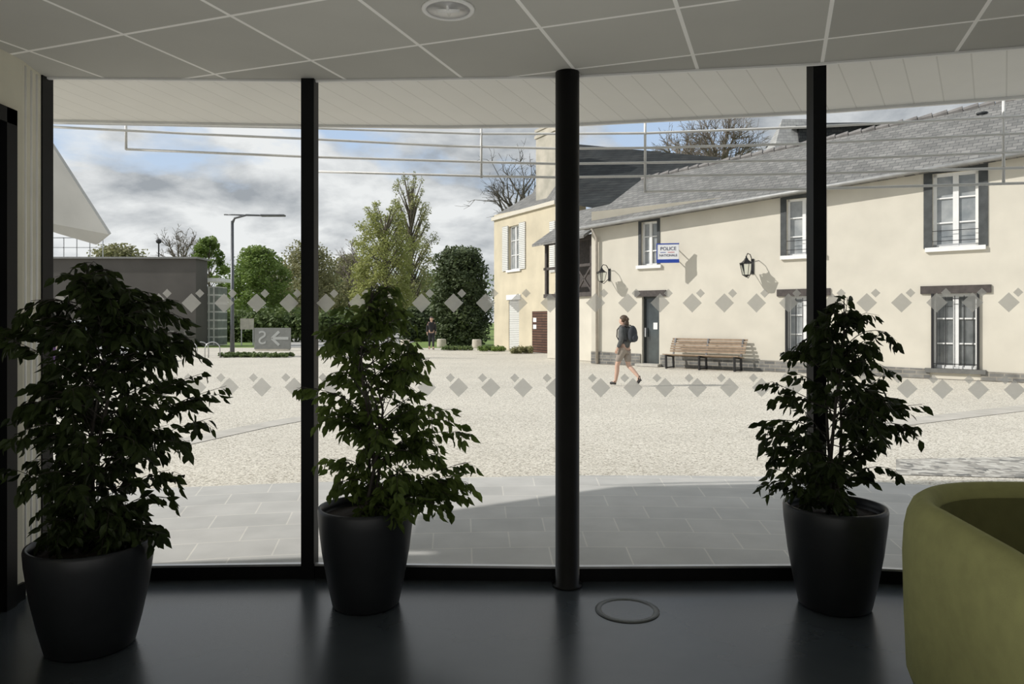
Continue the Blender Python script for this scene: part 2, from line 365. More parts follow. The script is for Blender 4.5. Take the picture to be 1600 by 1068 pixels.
# ------------------------------------------------------------------ ficus plants
def ficus(loc,potR,potH,s,cpx,prof,seed,leafm,label,ymax,tx=0,nb=150,rz=0):
    rg=random.Random(seed)
    root=thing('potted_ficus',label,'potted plant',loc=loc,group='potted ficus plants along the glazing')
    mb=MB(); R=potR; H=potH
    mb.lathe([(R*.66,0),(R*.70,.012),(R*.80,H*.25),(R*.91,H*.55),(R*.985,H*.85),(R,H*.97),(R*.985,H),(R*.93,H),(R*.92,H*.93),(R*.9,H*.88)],48)
    mb.obj('pot',m_pot,parent=root,smooth=True)
    mb=MB(); mb.lathe([(R*.915,H*.86),(R*.9,H*.9),(R*.3,H*.92)],32); mb.obj('soil',m_soil,parent=root,smooth=True)
    pr=sorted([(1.5-(y-500)/s,(cpx-a)/s,(b-cpx)/s) for y,a,b in prof])
    zmin,zmax=pr[0][0],pr[-1][0]
    def rad(z,az):
        z=max(zmin,min(zmax,z))
        for q,w in zip(pr,pr[1:]):
            if q[0]<=z<=w[0]:
                t=(z-q[0])/max(1e-6,w[0]-q[0]); l=q[1]+(w[1]-q[1])*t; r=q[2]+(w[2]-q[2])*t
                return (r-l)/2,(r+l)/2
    tb=MB(); lf=MB()
    stems=[]
    for k in range(4):
        a=rg.random()*6.28; b=[Vector((.03*cos(a),.03*sin(a),H*.88))]
        n=7
        for i in range(1,n+1):
            f=i/n; z=H*.9+(zmax-.02-H*.9)*f*(1 if k==0 else .62+.06*k)
            cx,_=rad(z,0); b.append(Vector((cx*min(1,f*1.3)*.6+tx*f+.035*cos(a+f*3),.035*sin(a+f*3),z)))
        tb.tube(b,[.012*(1-.8*i/n) for i in range(n+1)],6); stems.append(b)
    def stem_at(st,z):
        for p0,p1 in zip(st,st[1:]):
            if p0.z<=z<=p1.z: return p0.lerp(p1,(z-p0.z)/(p1.z-p0.z+1e-6))
        return st[-1].copy() if z>st[-1].z else st[0].copy()
    def leaf(p,d):
        d=d.normalized(); L=rg.uniform(.046,.078); W=L*rg.uniform(.19,.25)
        r=Vector((rg.uniform(-1,1),rg.uniform(-1,1),rg.uniform(-.6,.6)))
        sx=d.cross(r)
        if sx.length<.05: return
        sx.normalize(); up=sx.cross(d)
        b0=p+d*.008
        q=[b0,b0+d*L*.3+sx*W+up*W*.4,b0+d*L*.62+sx*W*.85+up*W*.3,b0+d*L-up*L*.08,b0+d*L*.62-sx*W*.85+up*W*.3,b0+d*L*.3-sx*W+up*W*.4,b0+d*L*.45]
        for v in q:
            if v.y+loc[1]>ymax-.02: v.y=ymax-.02-loc[1]-rg.random()*.01
        lf.add(q,[(0,1,6),(1,2,6),(2,3,6),(3,4,6),(4,5,6),(5,0,6)])
    def twig(pts,r0,leafstart=.15,step=.021):
        tb.tube(pts,[r0*(1-.7*i/(len(pts)-1)) for i in range(len(pts))],4,caps=False)
        tot=sum((b-a).length for a,b in zip(pts,pts[1:])); dd=leafstart*tot; side=1
        while dd<tot:
            acc=0
            for a,b in zip(pts,pts[1:]):
                l=(b-a).length
                if acc+l>=dd:
                    p=a.lerp(b,(dd-acc)/l); t=(b-a).normalized(); break
                acc+=l
            sd=t.cross(Vector((0,0,1)))
            if sd.length<.1: sd=Vector((rg.uniform(-1,1),rg.uniform(-1,1),0))
            sd.normalize()
            leaf(p,t*rg.uniform(.3,1.1)+sd*side*rg.uniform(.3,1.1)+Vector((rg.gauss(0,.25),rg.gauss(0,.25),-rg.uniform(.2,1.4)))); side=-side; dd+=step*rg.uniform(.6,1.4)
    def branch(z,az,h,cx,st,rr,lift):
        end=Vector((cx+rr*cos(az),rr*.85*sin(az),z))
        z0=min(zmax-.05,max(H*.92,z-rg.uniform(-.04,.24)-h*.10)); s0=stem_at(st,z0)
        mid=s0.lerp(end,.55)+Vector((0,0,lift))
        pts=[]
        for i in range(7):
            t=i/6; pts.append(s0*(1-t)**2+mid*2*t*(1-t)+end*t*t)
        for p_ in pts:
            if p_.y+loc[1]>ymax-.05: p_.y=ymax-.05-loc[1]
        twig(pts,.0032,.22,.0175)
        for q in range(3):
            i=rg.choice((2,3,4,5)); base=pts[i]; dr=(pts[i+1]-pts[i]).normalized()
            sd=Vector((rg.uniform(-1,1),rg.uniform(-1,1),rg.uniform(-.2,.5))); l=rg.uniform(.05,.13)
            e=base+(dr*.7+sd*.6)*l+Vector((0,0,-.05)); m_=base.lerp(e,.5)+Vector((0,0,.02))
            if e.y+loc[1]>ymax-.05: continue
            twig([base,m_,e],.002,.15)
    for k in range(nb):
        while True:
            z=zmin+(zmax-zmin)*((k+rg.random())/nb if rg.random()<.5 else rg.random()); cx,h=rad(z,0)
            if rg.random()<.35+h/.5: break
        az=rg.uniform(0,2*pi)
        if rg.random()<.35: az=rg.choice((0,pi))+rg.uniform(-.4,.4)
        st=rg.choice(stems[:1]*2+stems)
        branch(z,az,h,cx,st,h*(rg.uniform(.3,.95) if rg.random()<.80 else rg.uniform(.95,1.10)),.03+.16*rg.random())
    for k in range(9):
        z=zmax-.02-.035*k; az=k*2.4; cx,h=rad(z,0); branch(z,az,.04,cx,stems[0],max(.05,h*.9),.03)
    tb.obj('stems',m_bark,parent=root,smooth=True,fix=False)
    lf.obj('foliage',leafm,parent=root,smooth=False,fix=False)
    return root
s1=F/3.4
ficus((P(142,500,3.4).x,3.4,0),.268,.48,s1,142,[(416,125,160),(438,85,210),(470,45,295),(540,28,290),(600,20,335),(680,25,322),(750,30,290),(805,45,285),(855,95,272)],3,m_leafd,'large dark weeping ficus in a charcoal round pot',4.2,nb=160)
s2=F/3.9
ficus((P(572,500,3.9).x,3.9,0),.25,.52,s2,572,[(440,588,600),(475,560,640),(530,498,665),(575,440,697),(640,475,742),(700,502,728),(760,513,742),(815,570,678)],8,m_leaf,'green weeping ficus in charcoal pot beside a black mullion',4.26,nb=112)
s3=F/3.88
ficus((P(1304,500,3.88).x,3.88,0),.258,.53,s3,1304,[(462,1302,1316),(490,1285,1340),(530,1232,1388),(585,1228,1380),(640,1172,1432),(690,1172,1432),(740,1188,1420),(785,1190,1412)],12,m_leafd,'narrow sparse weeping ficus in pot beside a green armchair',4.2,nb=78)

# ------------------------------------------------------------------ armchair
def armchair():
    root=thing('armchair','olive green upholstered tub armchair with a curved back','armchair',loc=(2.16,2.58,0))
    path=[]
    xl,xr,yf,yb,rc=-.60,.62,-.78,.74,.55
    path.append((xl,yf)); path+= [(xl,yf+.3),(xl,yf+.6),(xl,yb-rc)]
    for i in range(1,13):
        a=pi-i*pi/24; path.append((xl+rc+rc*cos(a),yb-rc+rc*sin(a)))
    for i in range(0,13):
        a=pi/2-i*pi/24; path.append((xr-rc+rc*cos(a),yb-rc+rc*sin(a)))
    path+=[(xr,yf+.6),(xr,yf+.3),(xr,yf)]
    prof=[(.01,.06),(-.004,.10),(-.012,.30),(-.018,.55),(-.012,.66),(.0,.722),(.018,.762),(.045,.783),(.072,.783),(.096,.762),(.108,.725),(.108,.66),(.112,.45),(.12,.25),(.12,.06)]
    outer_,inner_=MB(),MB(); n=len(path); k=len(prof)
    rows=[]
    for i,(x,y) in enumerate(path):
        a=path[max(i-1,0)]; b=path[min(i+1,n-1)]; t=Vector((b[0]-a[0],b[1]-a[1],0)).normalized(); nin=Vector((t.y,-t.x,0))
        q=max(0,min(1,(yb-rc-y)/.95)); fz=1-.09*q*q*(3-2*q)
        rows.append([(x+nin.x*o_,y+nin.y*o_,z*fz if z>.3 else z) for o_,z in prof])
    def shell(mb,j0,j1,off=0,closed=False):
        m_=j1-j0+1
        for r in rows: mb.v+= [r[j] for j in range(j0,j1+1)]
        for i in range(n-1):
            for j in range(m_-1): mb.f.append([i*m_+j,(i+1)*m_+j,(i+1)*m_+j+1,i*m_+j+1]); mb.m.append(0)
            if closed: mb.f.append([i*m_+m_-1,(i+1)*m_+m_-1,(i+1)*m_,i*m_]); mb.m.append(0)
        if closed:
            mb.f.append(list(range(m_))); mb.m.append(0); mb.f.append([(n-1)*m_+j for j in range(m_)][::-1]); mb.m.append(0)
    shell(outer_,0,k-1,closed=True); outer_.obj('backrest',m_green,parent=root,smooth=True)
    # inner sheet painted with the hollow's shade, 4 mm proud of the shell
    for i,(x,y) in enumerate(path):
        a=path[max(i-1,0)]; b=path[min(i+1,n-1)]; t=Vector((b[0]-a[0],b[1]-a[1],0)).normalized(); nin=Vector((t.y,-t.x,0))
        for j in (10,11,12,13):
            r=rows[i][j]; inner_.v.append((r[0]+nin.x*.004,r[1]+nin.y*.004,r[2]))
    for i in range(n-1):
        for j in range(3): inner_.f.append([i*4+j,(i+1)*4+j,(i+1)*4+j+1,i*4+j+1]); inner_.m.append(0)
    inner_.obj('inner_shade_sheet',m_chair_shade,parent=root,smooth=True,fix=False)
    mb=MB(); mb.box(xl+.13,xr-.13,yf+.02,yb-.14,.16,.38); mb.obj('seat',m_chair_shade,parent=root,bevel=.05)
    for x,y in ((xl+.07,yf+.08),(xr-.07,yf+.08),(xl+.28,yb-.2),(xr-.28,yb-.2)):
        mb=MB(); mb.lathe([(.018,0),(.022,.08)],12,c=(x,y,0)); mb.obj('leg',m_black,parent=root)
armchair()

# ------------------------------------------------------------------ ground
mb=MB(); mb.poly([(-60,4.0,-.012),(60,3.0,-.012),(60,38,-.012),(-60,42,-.012)]); mb.obj('ground',m_gravel,kind='structure',label='beige bonded gravel plaza')
outer=[G(-200,800),G(240,762),G(475,753),G(700,746),G(870,742),G(1050,742),G(1230,744),G(1420,755),G(1700,778)]
mb=MB(); top=[(p.x,p.y,0) for p in outer]; inn=[(-4.5,4.2,0)]+[(x,y+.06,0) for x,y in V]
mb.poly([(a[0],a[1],-.002) for a in inn]+[(a[0],a[1],-.002) for a in top[::-1]]); mb.obj('paving',m_pave,kind='structure',label='grey granite slab paving beside the glazing',fix=False)
def strip(pts_top,pts_bot,mat,label,z=-.006,name='paving_band'):
    mb=MB(); t=[G(*p) for p in pts_top]; b=[G(*p) for p in pts_bot]
    for i in range(len(t)-1): mb.poly([(q.x,q.y,z) for q in (b[i],b[i+1],t[i+1],t[i])])
    mb.obj(name,mat,kind='structure',label=label)
strip([(-100,740),(265,687),(420,657),(520,641)],[(-100,770),(265,700),(420,666),(520,648)],m_band,'grey paving band crossing the gravel')
strip([(1380,657),(1600,631),(1760,615)],[(1380,668),(1600,641),(1760,623)],m_band,'grey paving band crossing the gravel')
strip([(1400,716),(1600,712),(1800,708)],[(1400,740),(1600,745),(1800,750)],m_cobble,'dark cobble strip beside the paving')
mb=MB(); mb.poly([(-300,30,-.04),(300,30,-.04),(300,400,-.04),(-300,400,-.04)]); mb.obj('lawn',m_grass,kind='structure',label='green lawn beyond the plaza')
mb=MB(); a=[G(440,541),G(620,541)]; mb.poly([(a[0].x,a[0].y-1,-.02),(a[1].x,a[1].y-1,-.02),(-8,90,-.02),(-28,90,-.02)]); mb.obj('footpath',M('asphalt_path',(.42,.41,.38),.9),kind='structure',label='pale path leading to the trees')

# ------------------------------------------------------------------ police building
class Frame:
    def __init__(s,A,B):
        s.O=A.copy(); s.u=(B-A).normalized(); s.n=Vector((s.u.y,-s.u.x,0))
        if s.n.y>0: s.n=-s.n
        s.ang=atan2(s.u.y,s.u.x); s.L=(B-A).length
    def uv(s,px,py,off=0):
        k=(px-800)/F; q=s.O+s.n*off
        t=(k*q.y-q.x)/(s.u.x-k*s.u.y); Y=(q+s.u*t).y
        return t,CH-(py-500)*Y/F
    def w(s,u,off=0,z=0): return s.O+s.u*u+s.n*off+Vector((0,0,z))
def rect(fr,x0,x1,y0,y1,off=0):
    u0,_=fr.uv(x0,500,off); u1,_=fr.uv(x1,500,off); um=(x0+x1)/2
    _,zt=fr.uv(um,y0,off); _,zb=fr.uv(um,y1,off); return u0,u1,max(0,zb),zt
def wall_holes(mb,u0,u1,t0,t1,holes,th=.25,depth=6,m=0):
    top=lambda u:t0+(t1-t0)*(u-u0)/(u1-u0)
    us=sorted({u0,u1}|{h[0] for h in holes}|{h[1] for h in holes}); zs=sorted({0}|{h[2] for h in holes}|{h[3] for h in holes})
    for a,b in zip(us,us[1:]):
        for c,d in zip(zs,zs[1:]):
            mu,mz=(a+b)/2,(c+d)/2
            if any(h[0]<mu<h[1] and h[2]<mz<h[3] for h in holes): continue
            mb.poly([(a,0,c),(b,0,c),(b,0,d),(a,0,d)],m)
        mb.poly([(a,0,zs[-1]),(b,0,zs[-1]),(b,0,top(b)),(a,0,top(a))],m)
    for h in holes:
        a,b,c,d=h[:4]
        mb.poly([(a,0,c),(a,th,c),(a,th,d),(a,0,d)],m); mb.poly([(b,0,c),(b,0,d),(b,th,d),(b,th,c)],m)
        mb.poly([(a,0,d),(a,th,d),(b,th,d),(b,0,d)],m); mb.poly([(a,0,c),(b,0,c),(b,th,c),(a,th,c)],m)
    mb.poly([(u0,0,0),(u0,0,t0),(u0,depth,t0),(u0,depth,0)],m); mb.poly([(u1,0,0),(u1,depth,0),(u1,depth,t1),(u1,0,t1)],m)
    mb.poly([(u0,depth,0),(u0,depth,t0),(u1,depth,t1),(u1,depth,0)],m)
def win(parent,r,cols,rows,glassm=None,y=.14,fw=.06,name='window',leaves=2,mat=None):
    a,b,c,d=r; mb=MB(); mt=mat or m_white
    mb.box(a,b,y-.03,y+.04,d-fw,d); mb.box(a,b,y-.03,y+.04,c,c+fw); mb.box(a,a+fw,y-.03,y+.04,c,d); mb.box(b-fw,b,y-.03,y+.04,c,d)
    if leaves==2: mb.box((a+b)/2-fw*.8,(a+b)/2+fw*.8,y-.04,y+.03,c,d)
    for i in range(1,cols):
        x=a+(b-a)*i/cols
        if leaves==2 and abs(x-(a+b)/2)<.02: continue
        mb.box(x-.018,x+.018,y-.02,y+.03,c,d)
    for j in range(1,rows):
        z=c+(d-c)*j/rows; mb.box(a,b,y-.02,y+.03,z-.018,z+.018)
    w=mb.obj(name,mt,parent=parent)
    g=MB(); g.poly([(a,y+.02,c),(b,y+.02,c),(b,y+.02,d),(a,y+.02,d)]); g.obj('window_glass',glassm or m_winglass,parent=w)
    return w
fr=Frame(G(930,567.65),G(1600,597.1))
pb=thing('police_building','long two-storey cream rendered building with slate roof','building',loc=fr.O,rz=fr.ang)
UL=-.15; UR=fr.L+5
_,e0=fr.uv(930,350); _,e1=fr.uv(1600,235); es=(e1-e0)/fr.L; ez=lambda u:e0+es*u
holes={}
holes['up1']=rect(fr,1002,1027,346,414); holes['up2']=rect(fr,1229,1281,309,398); holes['up3']=rect(fr,1457,1529,268,385)
holes['dn2']=rect(fr,1229,1282,462,552); holes['dn3']=rect(fr,1457,1529,458,576); holes['door']=rect(fr,1003,1030,463,571)
hd=list(holes['door']); hd[2]=0; holes['door']=tuple(hd)
mb=MB(); wall_holes(mb,UL,UR,ez(UL)-.02,ez(UR)-.02,list(holes.values()),depth=5.2); mb.obj('facade_wall',m_cream,parent=pb,fix=False)
mb=MB()
segs=[(UL,holes['door'][0]-.05),(holes['door'][1]+.05,holes['dn3'][0]-.05),(holes['dn3'][1]+.05,UR)]
for a,b in segs:
    h=lambda u:.42-.017*u
    mb.add([(a,-.04,0),(b,-.04,0),(b,-.04,h(b)),(a,-.04,h(a)),(a,0,h(a)),(b,0,h(b))],[(0,1,2,3),(3,2,5,4)])
mb.obj('stone_plinth',m_stone,parent=pb)
_,r0=fr.uv(1003,280,-3); u_r0,_=fr.uv(1003,280,-3); u_r1,_=fr.uv(1600,152,-3); _,r1=fr.uv(1600,152,-3); rs=(r1-r0)/(u_r1-u_r0)
rz_=lambda u:r0+rs*(u-u_r0)
EU=UL-.25; ER=UR+.3
mb=MB()
A=(EU,-.35,ez(EU)-.08);B=(ER,-.35,ez(ER)-.08);C=(ER,3,rz_(ER));D=(u_r0,3,rz_(u_r0))
mb.poly([A,B,C,D]); E_=(EU,6.3,ez(EU)-.08); F_=(ER,6.3,ez(ER)-.08)
mb.poly([A,D,E_]); mb.poly([D,C,F_,E_]); mb.poly([B,F_,C])
mb.poly([(A[0],A[1],A[2]-.08),(B[0],B[1],B[2]-.08),B,A]); mb.poly([(EU,0,A[2]-.08),(ER,0,B[2]-.08),(B[0],B[1],B[2]-.08),(A[0],A[1],A[2]-.08)])
mb.obj('slate_roof',m_slate,parent=pb,fix=False)
mb=MB(); nseg=45
for i in range(nseg):
    u=u_r0+(ER-u_r0)*i/nseg; u2=u_r0+(ER-u_r0)*(i+.94)/nseg
    mb.tube([(u,3,rz_(u)+.0),(u2,3,rz_(u2)+.03)],[.08,.10],8)
mb.obj('ridge_tiles',M('ridge_tile',(.20,.19,.18),.8,var=.3,scale=3),parent=pb,smooth=False)
uv_,zv_=fr.uv(1535,182,-2.5)
mb=MB(); mb.tube([(uv_,2.4,zv_-.3),(uv_,2.4,zv_+.05)],.09,10); mb.tube([(uv_,2.4,zv_+.05),(uv_,2.4,zv_+.09)],.14,10); mb.obj('roof_vent',m_surr,parent=pb)
mb=MB(); mb.tube([(EU,-.42,ez(EU)-.14),(ER,-.42,ez(ER)-.14)],.06,8); mb.obj('gutter',M('zinc_gutter',(.32,.32,.31),.5,metal=.3),parent=pb,smooth=True)
ud,_=fr.uv(934,500)
mb=MB(); mb.tube([(ud,-.40,ez(ud)-.18),(ud+.02,-.1,ez(ud)-.5),(ud+.02,-.08,.02)],.05,8); mb.obj('drainpipe',M('grey_beige_pipe',(.42,.38,.32),.6),parent=pb,smooth=True)
def surround(r,w,top,parent,full=True):
    a,b,c,d=r; mb=MB()
    mb.box(a-w,a,-.025,.02,c-.02,d+top); mb.box(b,b+w,-.025,.02,c-.02,d+top); mb.box(a,b,-.025,.02,d,d+top)
    mb.obj('window_surround',m_surr,parent=parent)
def sill(r,parent,m=None):
    a,b,c,d=r; mb=MB(); mb.box(a-.16,b+.16,-.09,.1,c-.11,c); mb.obj('window_sill',m or m_white,parent=parent)
def lintel(r,parent,ext=.25,h=.22):
    a,b,c,d=r; mb=MB(); mb.box(a-ext,b+ext,-.05,.1,d,d+h); mb.obj('lintel',m_dwood,parent=parent)
m_curt=M('glass_with_net_curtain',(.20,.22,.23),.12,c2=(.42,.43,.42),scale=2,spec=.8)
w=win(pb,holes['up1'],2,3,m_curt); surround(holes['up1'],.10,.1,w); sill(holes['up1'],w)
w=win(pb,holes['up2'],2,3,m_curt); surround(holes['up2'],.17,.12,w); sill(holes['up2'],w)
w3=win(pb,holes['up3'],2,3,m_curt,fw=.08); surround(holes['up3'],.20,.16,w3); sill(holes['up3'],w3)
for r,w_ in ((holes['up2'],w),(holes['up3'],w3)):
    a,b,c,d=r; mb=MB()
    for z in (c+.16,c+.42): mb.tube([(a,-.0,z),(b,-.0,z)],.009,6)
    mb.obj('guard_rail',m_black,parent=w_)
for key in ('dn2','dn3'):
    r=holes[key]; w=win(pb,r,2,3,m_blind if key=='dn3' else m_curt,fw=.08); lintel(r,w,.27,.2)
    a,b,c,d=r; mb=MB()
    nb_=5
    for i in range(nb_):
        x=a+(b-a)*(i+.5)/nb_; mb.tube([(x,-.05,c+.05),(x,-.05,d-.06)],.010,6)
    for z in (c+.12,d-.14): mb.box(a+.02,b-.02,-.056,-.044,z-.010,z+.010)
    mb.obj('window_bars',m_black,parent=w)
    mb=MB(); mb.box(a-.02,a+.03,-.07,.02,c,d); mb.box(b-.03,b+.02,-.07,.02,c,d); mb.obj('bar_frame',m_black,parent=w)
    sill(r,w,M('dark_stone_sill_'+key,(.14,.14,.13),.8))
r=holes['door']; a,b,c,d=r
w=win(pb,r,1,1,None,name='entrance_door',leaves=1,mat=M('near_black_door_frame',(.035,.04,.038),.5))
lintel(r,w,.25,.2)
mb=MB(); mb.box(a+.08,a+.12,.04,.09,.95,1.25); mb.obj('door_handle',m_alu,parent=w)
mb=MB(); mb.box(a+.35,a+.5,.135,.145,1.2,1.42); mb.obj('paper_notice',m_white,parent=w)
mb=MB(); mb.box(a-.1,b+.1,-.3,0.1,0,.08); mb.obj('door_step',M('stone_step',(.45,.43,.38),.8),parent=w)

# sign
off=.55
us,zs_=fr.uv(1043.5,395,off); c=fr.w(us,off,zs_)
sg=thing('police_sign','white and blue projecting wall sign reading POLICE NATIONALE','sign',loc=c,rz=radians(-12))
ppm=F/c.y; sw=34/ppm; shh=29/ppm
mb=MB(); mb.box(-sw/2,sw/2,-.03,.03,-shh/2,shh/2); mb.obj('sign_panel',M('sign_white',(.82,.82,.82),.4,var=.02),parent=sg,bevel=.01)
m_blue=M('police_blue',(.02,.06,.35),.4,var=.05)
mb=MB(); mb.box(-sw/2-.005,sw/2+.005,-.036,.036,-shh/2-.02,-shh/2+.09); mb.obj('sign_lower_band',m_blue,parent=sg)
mb=MB(); mb.box(-sw/2-.005,sw/2+.005,-.036,.036,shh/2-.025,shh/2+.01); mb.obj('sign_upper_band',m_blue,parent=sg)
mb=MB(); mb.box(-sw/2-.008,-sw/2+.02,-.037,.037,-shh/2,shh/2); mb.obj('sign_side_band',m_blue,parent=sg)
m_navy=M('sign_navy_text',(.015,.02,.08),.5,var=.05)
text_obj('sign_lettering','POLICE',.15,m_navy,sg,(.01,-.034,.13),(pi/2,0,0))
text_obj('sign_lettering','NATIONALE',.10,m_navy,sg,(.01,-.034,-.08),(pi/2,0,0))
mb=MB(); mb.box(-sw*.34,-sw*.1,-.035,-.03,.01,.025); mb.obj('sign_rule_blue',m_blue,parent=sg)
mb=MB(); mb.box(.0,sw*.3,-.035,-.03,.01,.025); mb.obj('sign_rule_red',M('sign_red',(.5,.02,.02),.5),parent=sg)
inv=Matrix.Rotation(-radians(-12),3,'Z')
for dz in (-.15,.2):
    mb=MB(); e=inv@(-fr.n*(off-.02)); mb.tube([(0.02,0.03,dz),(e.x+.02,e.y,dz)],.018,6); mb.obj('sign_bracket',m_black,parent=sg)

# lanterns
def lantern(px,py,s=1.0,off=.5):
    u,z=fr.uv(px,py,off); c=fr.w(u,off,z)
    L=thing('wall_lantern','black four-sided wall lantern on a scrolled bracket','wall lamp',loc=c,rz=fr.ang,group='black wall lanterns on the cream building')
    mb=MB()
    def ring(w,z): return [(-w,-w,z),(w,-w,z),(w,w,z),(-w,w,z)]
    wt,wb=.17*s,.10*s; t,b=.18*s,-.24*s
    for i in range(4):
        p0=ring(wb,b)[i]; p1=ring(wt,t)[i]; mb.tube([p0,p1],.012*s,5)
        q0=ring(wb,b)[(i+1)%4]; q1=ring(wt,t)[(i+1)%4]; mb.tube([p0,q0],.012*s,5); mb.tube([p1,q1],.014*s,5)
    mb.obj('lantern_cage',m_black,parent=L)
    mb=MB(); mb.lathe([(wt*1.35,t),(wt*1.1,t+.03),(wt*.5,t+.12*s),(wt*.4,t+.16*s),(wt*.2,t+.2*s),(.02,t+.26*s)],4); mb.obj('lantern_cap',m_black,parent=L,)
    mb=MB(); mb.lathe([(.02,b-.08*s),(wb*1.2,b-.01),(wb*1.3,b)],4); mb.obj('lantern_base',m_black,parent=L)
    g=MB()
    for i in range(4):
        g.poly([ring(wb,b)[i],ring(wb,b)[(i+1)%4],ring(wt,t)[(i+1)%4],ring(wt,t)[i]])
    g.obj('lantern_glass',m_glass,parent=L,fix=False)
    mb=MB(); mb.tube([(0,0,t+.24*s),(0,.1,t+.36*s),(0,off*.6,t+.34*s),(0,off-.01,t+.10*s)],.014,6)
    mb.tube([(0,0,b-.06*s),(0,.15,b-.10*s),(0,off-.01,-.05)],.012,6); mb.box(-.04,.04,off-.03,off,-.15,t+.2*s)
    mb.obj('lantern_bracket',m_black,parent=L)
lantern(1166,419,.82); lantern(940,431,.72)

# bench
ub,_=fr.uv(1099,500,.55); c=fr.w(ub,.55)
bn=thing('bench','long slatted wooden bench with curved back and dark metal legs','bench',loc=(c.x,c.y,0),rz=fr.ang)
BL=1.22
mb=MB()
for i in range(6): y=-.32+i*.085; mb.box(-BL,BL,y,y+.065,.43-.012*i,.455-.012*i)
mb.obj('bench_seat',m_brown,parent=bn)
mb=MB()
for i in range(6):
    z=.50+i*.075; y=.20+.018*i+.004*i*i; mb.box(-BL,BL,y,y+.03,z,z+.058)
mb.obj('bench_back',m_brown,parent=bn)
for x in (-BL+.12,0,BL-.12):
    mb=MB(); mb.beam((x,-.28,0),(x,-.30,.43),.05,.06); mb.beam((x,.22,0),(x,.18,.40),.05,.06); mb.beam((x,.18,.36),(x,.36,.93),.05,.03); mb.beam((x,-.32,.41),(x,.22,.36),.05,.05); mb.beam((x,-.3,.03),(x,.24,.03),.05,.04)
    mb.obj('bench_leg',m_black,parent=bn)

# ------------------------------------------------------------------ ochre house
f2=Frame(G(772,545),G(866,552.3))
oh=thing('ochre_house','two-storey ochre rendered house with white louvred shutters','building',loc=f2.O,rz=f2.ang)
_,a0=f2.uv(772,336); _,a1=f2.uv(866,316)
h_up=rect(f2,795,812,352,421); h_up2=rect(f2,862,872,345,425); hb=list(rect(f2,795,811,468,546)); hb[2]=0; hdr=list(rect(f2,832,858,486,554)); hdr[2]=0
mb=MB(); wall_holes(mb,0,f2.L+.3,a0,a1,[h_up,tuple(hb),tuple(hdr)],th=.25,depth=1.5); mb.obj('house_wall',m_ochre,parent=oh,fix=False)
m_shut=BM('white_louvre_shutter',(.68,.68,.64),(.72,.72,.68),(.35,.35,.33),10,.09,.02,'xz',var=.05)
w=win(oh,h_up,2,3,m_curt)
for a,b in ((h_up[0]-.62,h_up[0]-.02),(h_up[1]+.02,h_up[1]+.62)):
    mb=MB(); mb.box(a,b,-.06,-.01,h_up[2]-.02,h_up[3]+.05); mb.obj('shutter',m_shut,parent=w)
sill(h_up,w)
mb=MB(); mb.box(hb[0],hb[1],.03,.08,0,hb[3]); mb.obj('ground_shutter',m_shut,parent=oh)
mb=MB(); mb.box(h_up2[0]-.1,h_up2[0]+.35,-.06,-.01,h_up2[2],h_up2[3]); mb.obj('shutter',m_shut,parent=oh)
mb=MB(); mb.box(hb[0]-.2,hb[1]+.2,-.05,.02,hb[3],hb[3]+.25); mb.obj('door_lintel',m_white,parent=oh)
mb=MB(); mb.box(hdr[0],hdr[1],-.02,.05,0,hdr[3]); gt=mb.obj('slatted_gate',BM('brown_slatted_wood',(.10,.05,.035),(.13,.07,.045),(.03,.02,.015),10,.12,.02,'xz',var=.2),parent=oh)
for zz_ in (hdr[3]-.30,hdr[3]-.62):
    mb=MB(); mb.box(hdr[0]+.12,hdr[0]+.42,-.035,-.02,zz_-.2,zz_); mb.obj('notice_panel',m_white,parent=gt)
mb=MB(); mb.box(-.1,f2.L+.2,-.12,0,a0-.30,a0-.12); mb.obj('cornice',m_cream,parent=oh)
inv2=Matrix.Rotation(-f2.ang,3,'Z')
def toL(p): return inv2@(p-f2.O)
Ea=toL(P(767,340,38.5)); Eb=toL(P(872,315,32.6)); Rm=toL(P(832,302,39.6)); Ra=toL(P(868,222,39.5)); Rb=toL(P(1128,246,35.5)); Ec=toL(P(1010,340,29.5)); Ed=toL(P(800,338,46))
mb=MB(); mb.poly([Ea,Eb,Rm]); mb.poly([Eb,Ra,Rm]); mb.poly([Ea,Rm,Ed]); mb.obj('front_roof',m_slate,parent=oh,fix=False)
mb=MB(); mb.poly([Eb,Ec,Rb,Ra]); mb.obj('dark_shaded_slate_roof',m_dslate,parent=oh,fix=False)  # dark slate colour also holds the shade on this slope
mb=MB(); q=toL(P(868,500,35.5)); ppm=F/35.5; zc0=CH+(500-305)/ppm-.6; zc1=CH+(500-200)/ppm; wch=36/ppm
mb.box(q.x-wch,q.x+wch*.75,q.y-.45,q.y+.45,zc0-1.2,zc1); mb.box(q.x-wch-.06,q.x+wch*.75+.06,q.y-.51,q.y+.51,zc1-.35,zc1-.2); mb.box(q.x-wch-.05,q.x+wch*.75+.05,q.y-.5,q.y+.5,zc1-.02,zc1+.1)
mb.obj('chimney',M('stained_chimney_render',(.36,.34,.28),.9,c2=(.52,.48,.40),scale=1.5,detail=8),parent=oh)
ga=Frame(G(852,559),G(930,565))
gal=thing('timber_gallery','dark timber covered gallery with cross-braced railing and slate roof','gallery',loc=ga.O,rz=ga.ang)
Lg=ga.L-.15; zf=ga.uv(900,457)[1]; zt=ga.uv(900,372)[1]
mb=MB(); mb.box(0,Lg-.02,.1,2,0,zf-.1); mb.obj('gallery_base_wall',m_cream,parent=gal)
mb=MB(); mb.box(0,Lg-.02,1.2,1.3,zf-.1,zt+.3); mb.obj('gallery_back',m_dwood,parent=gal)
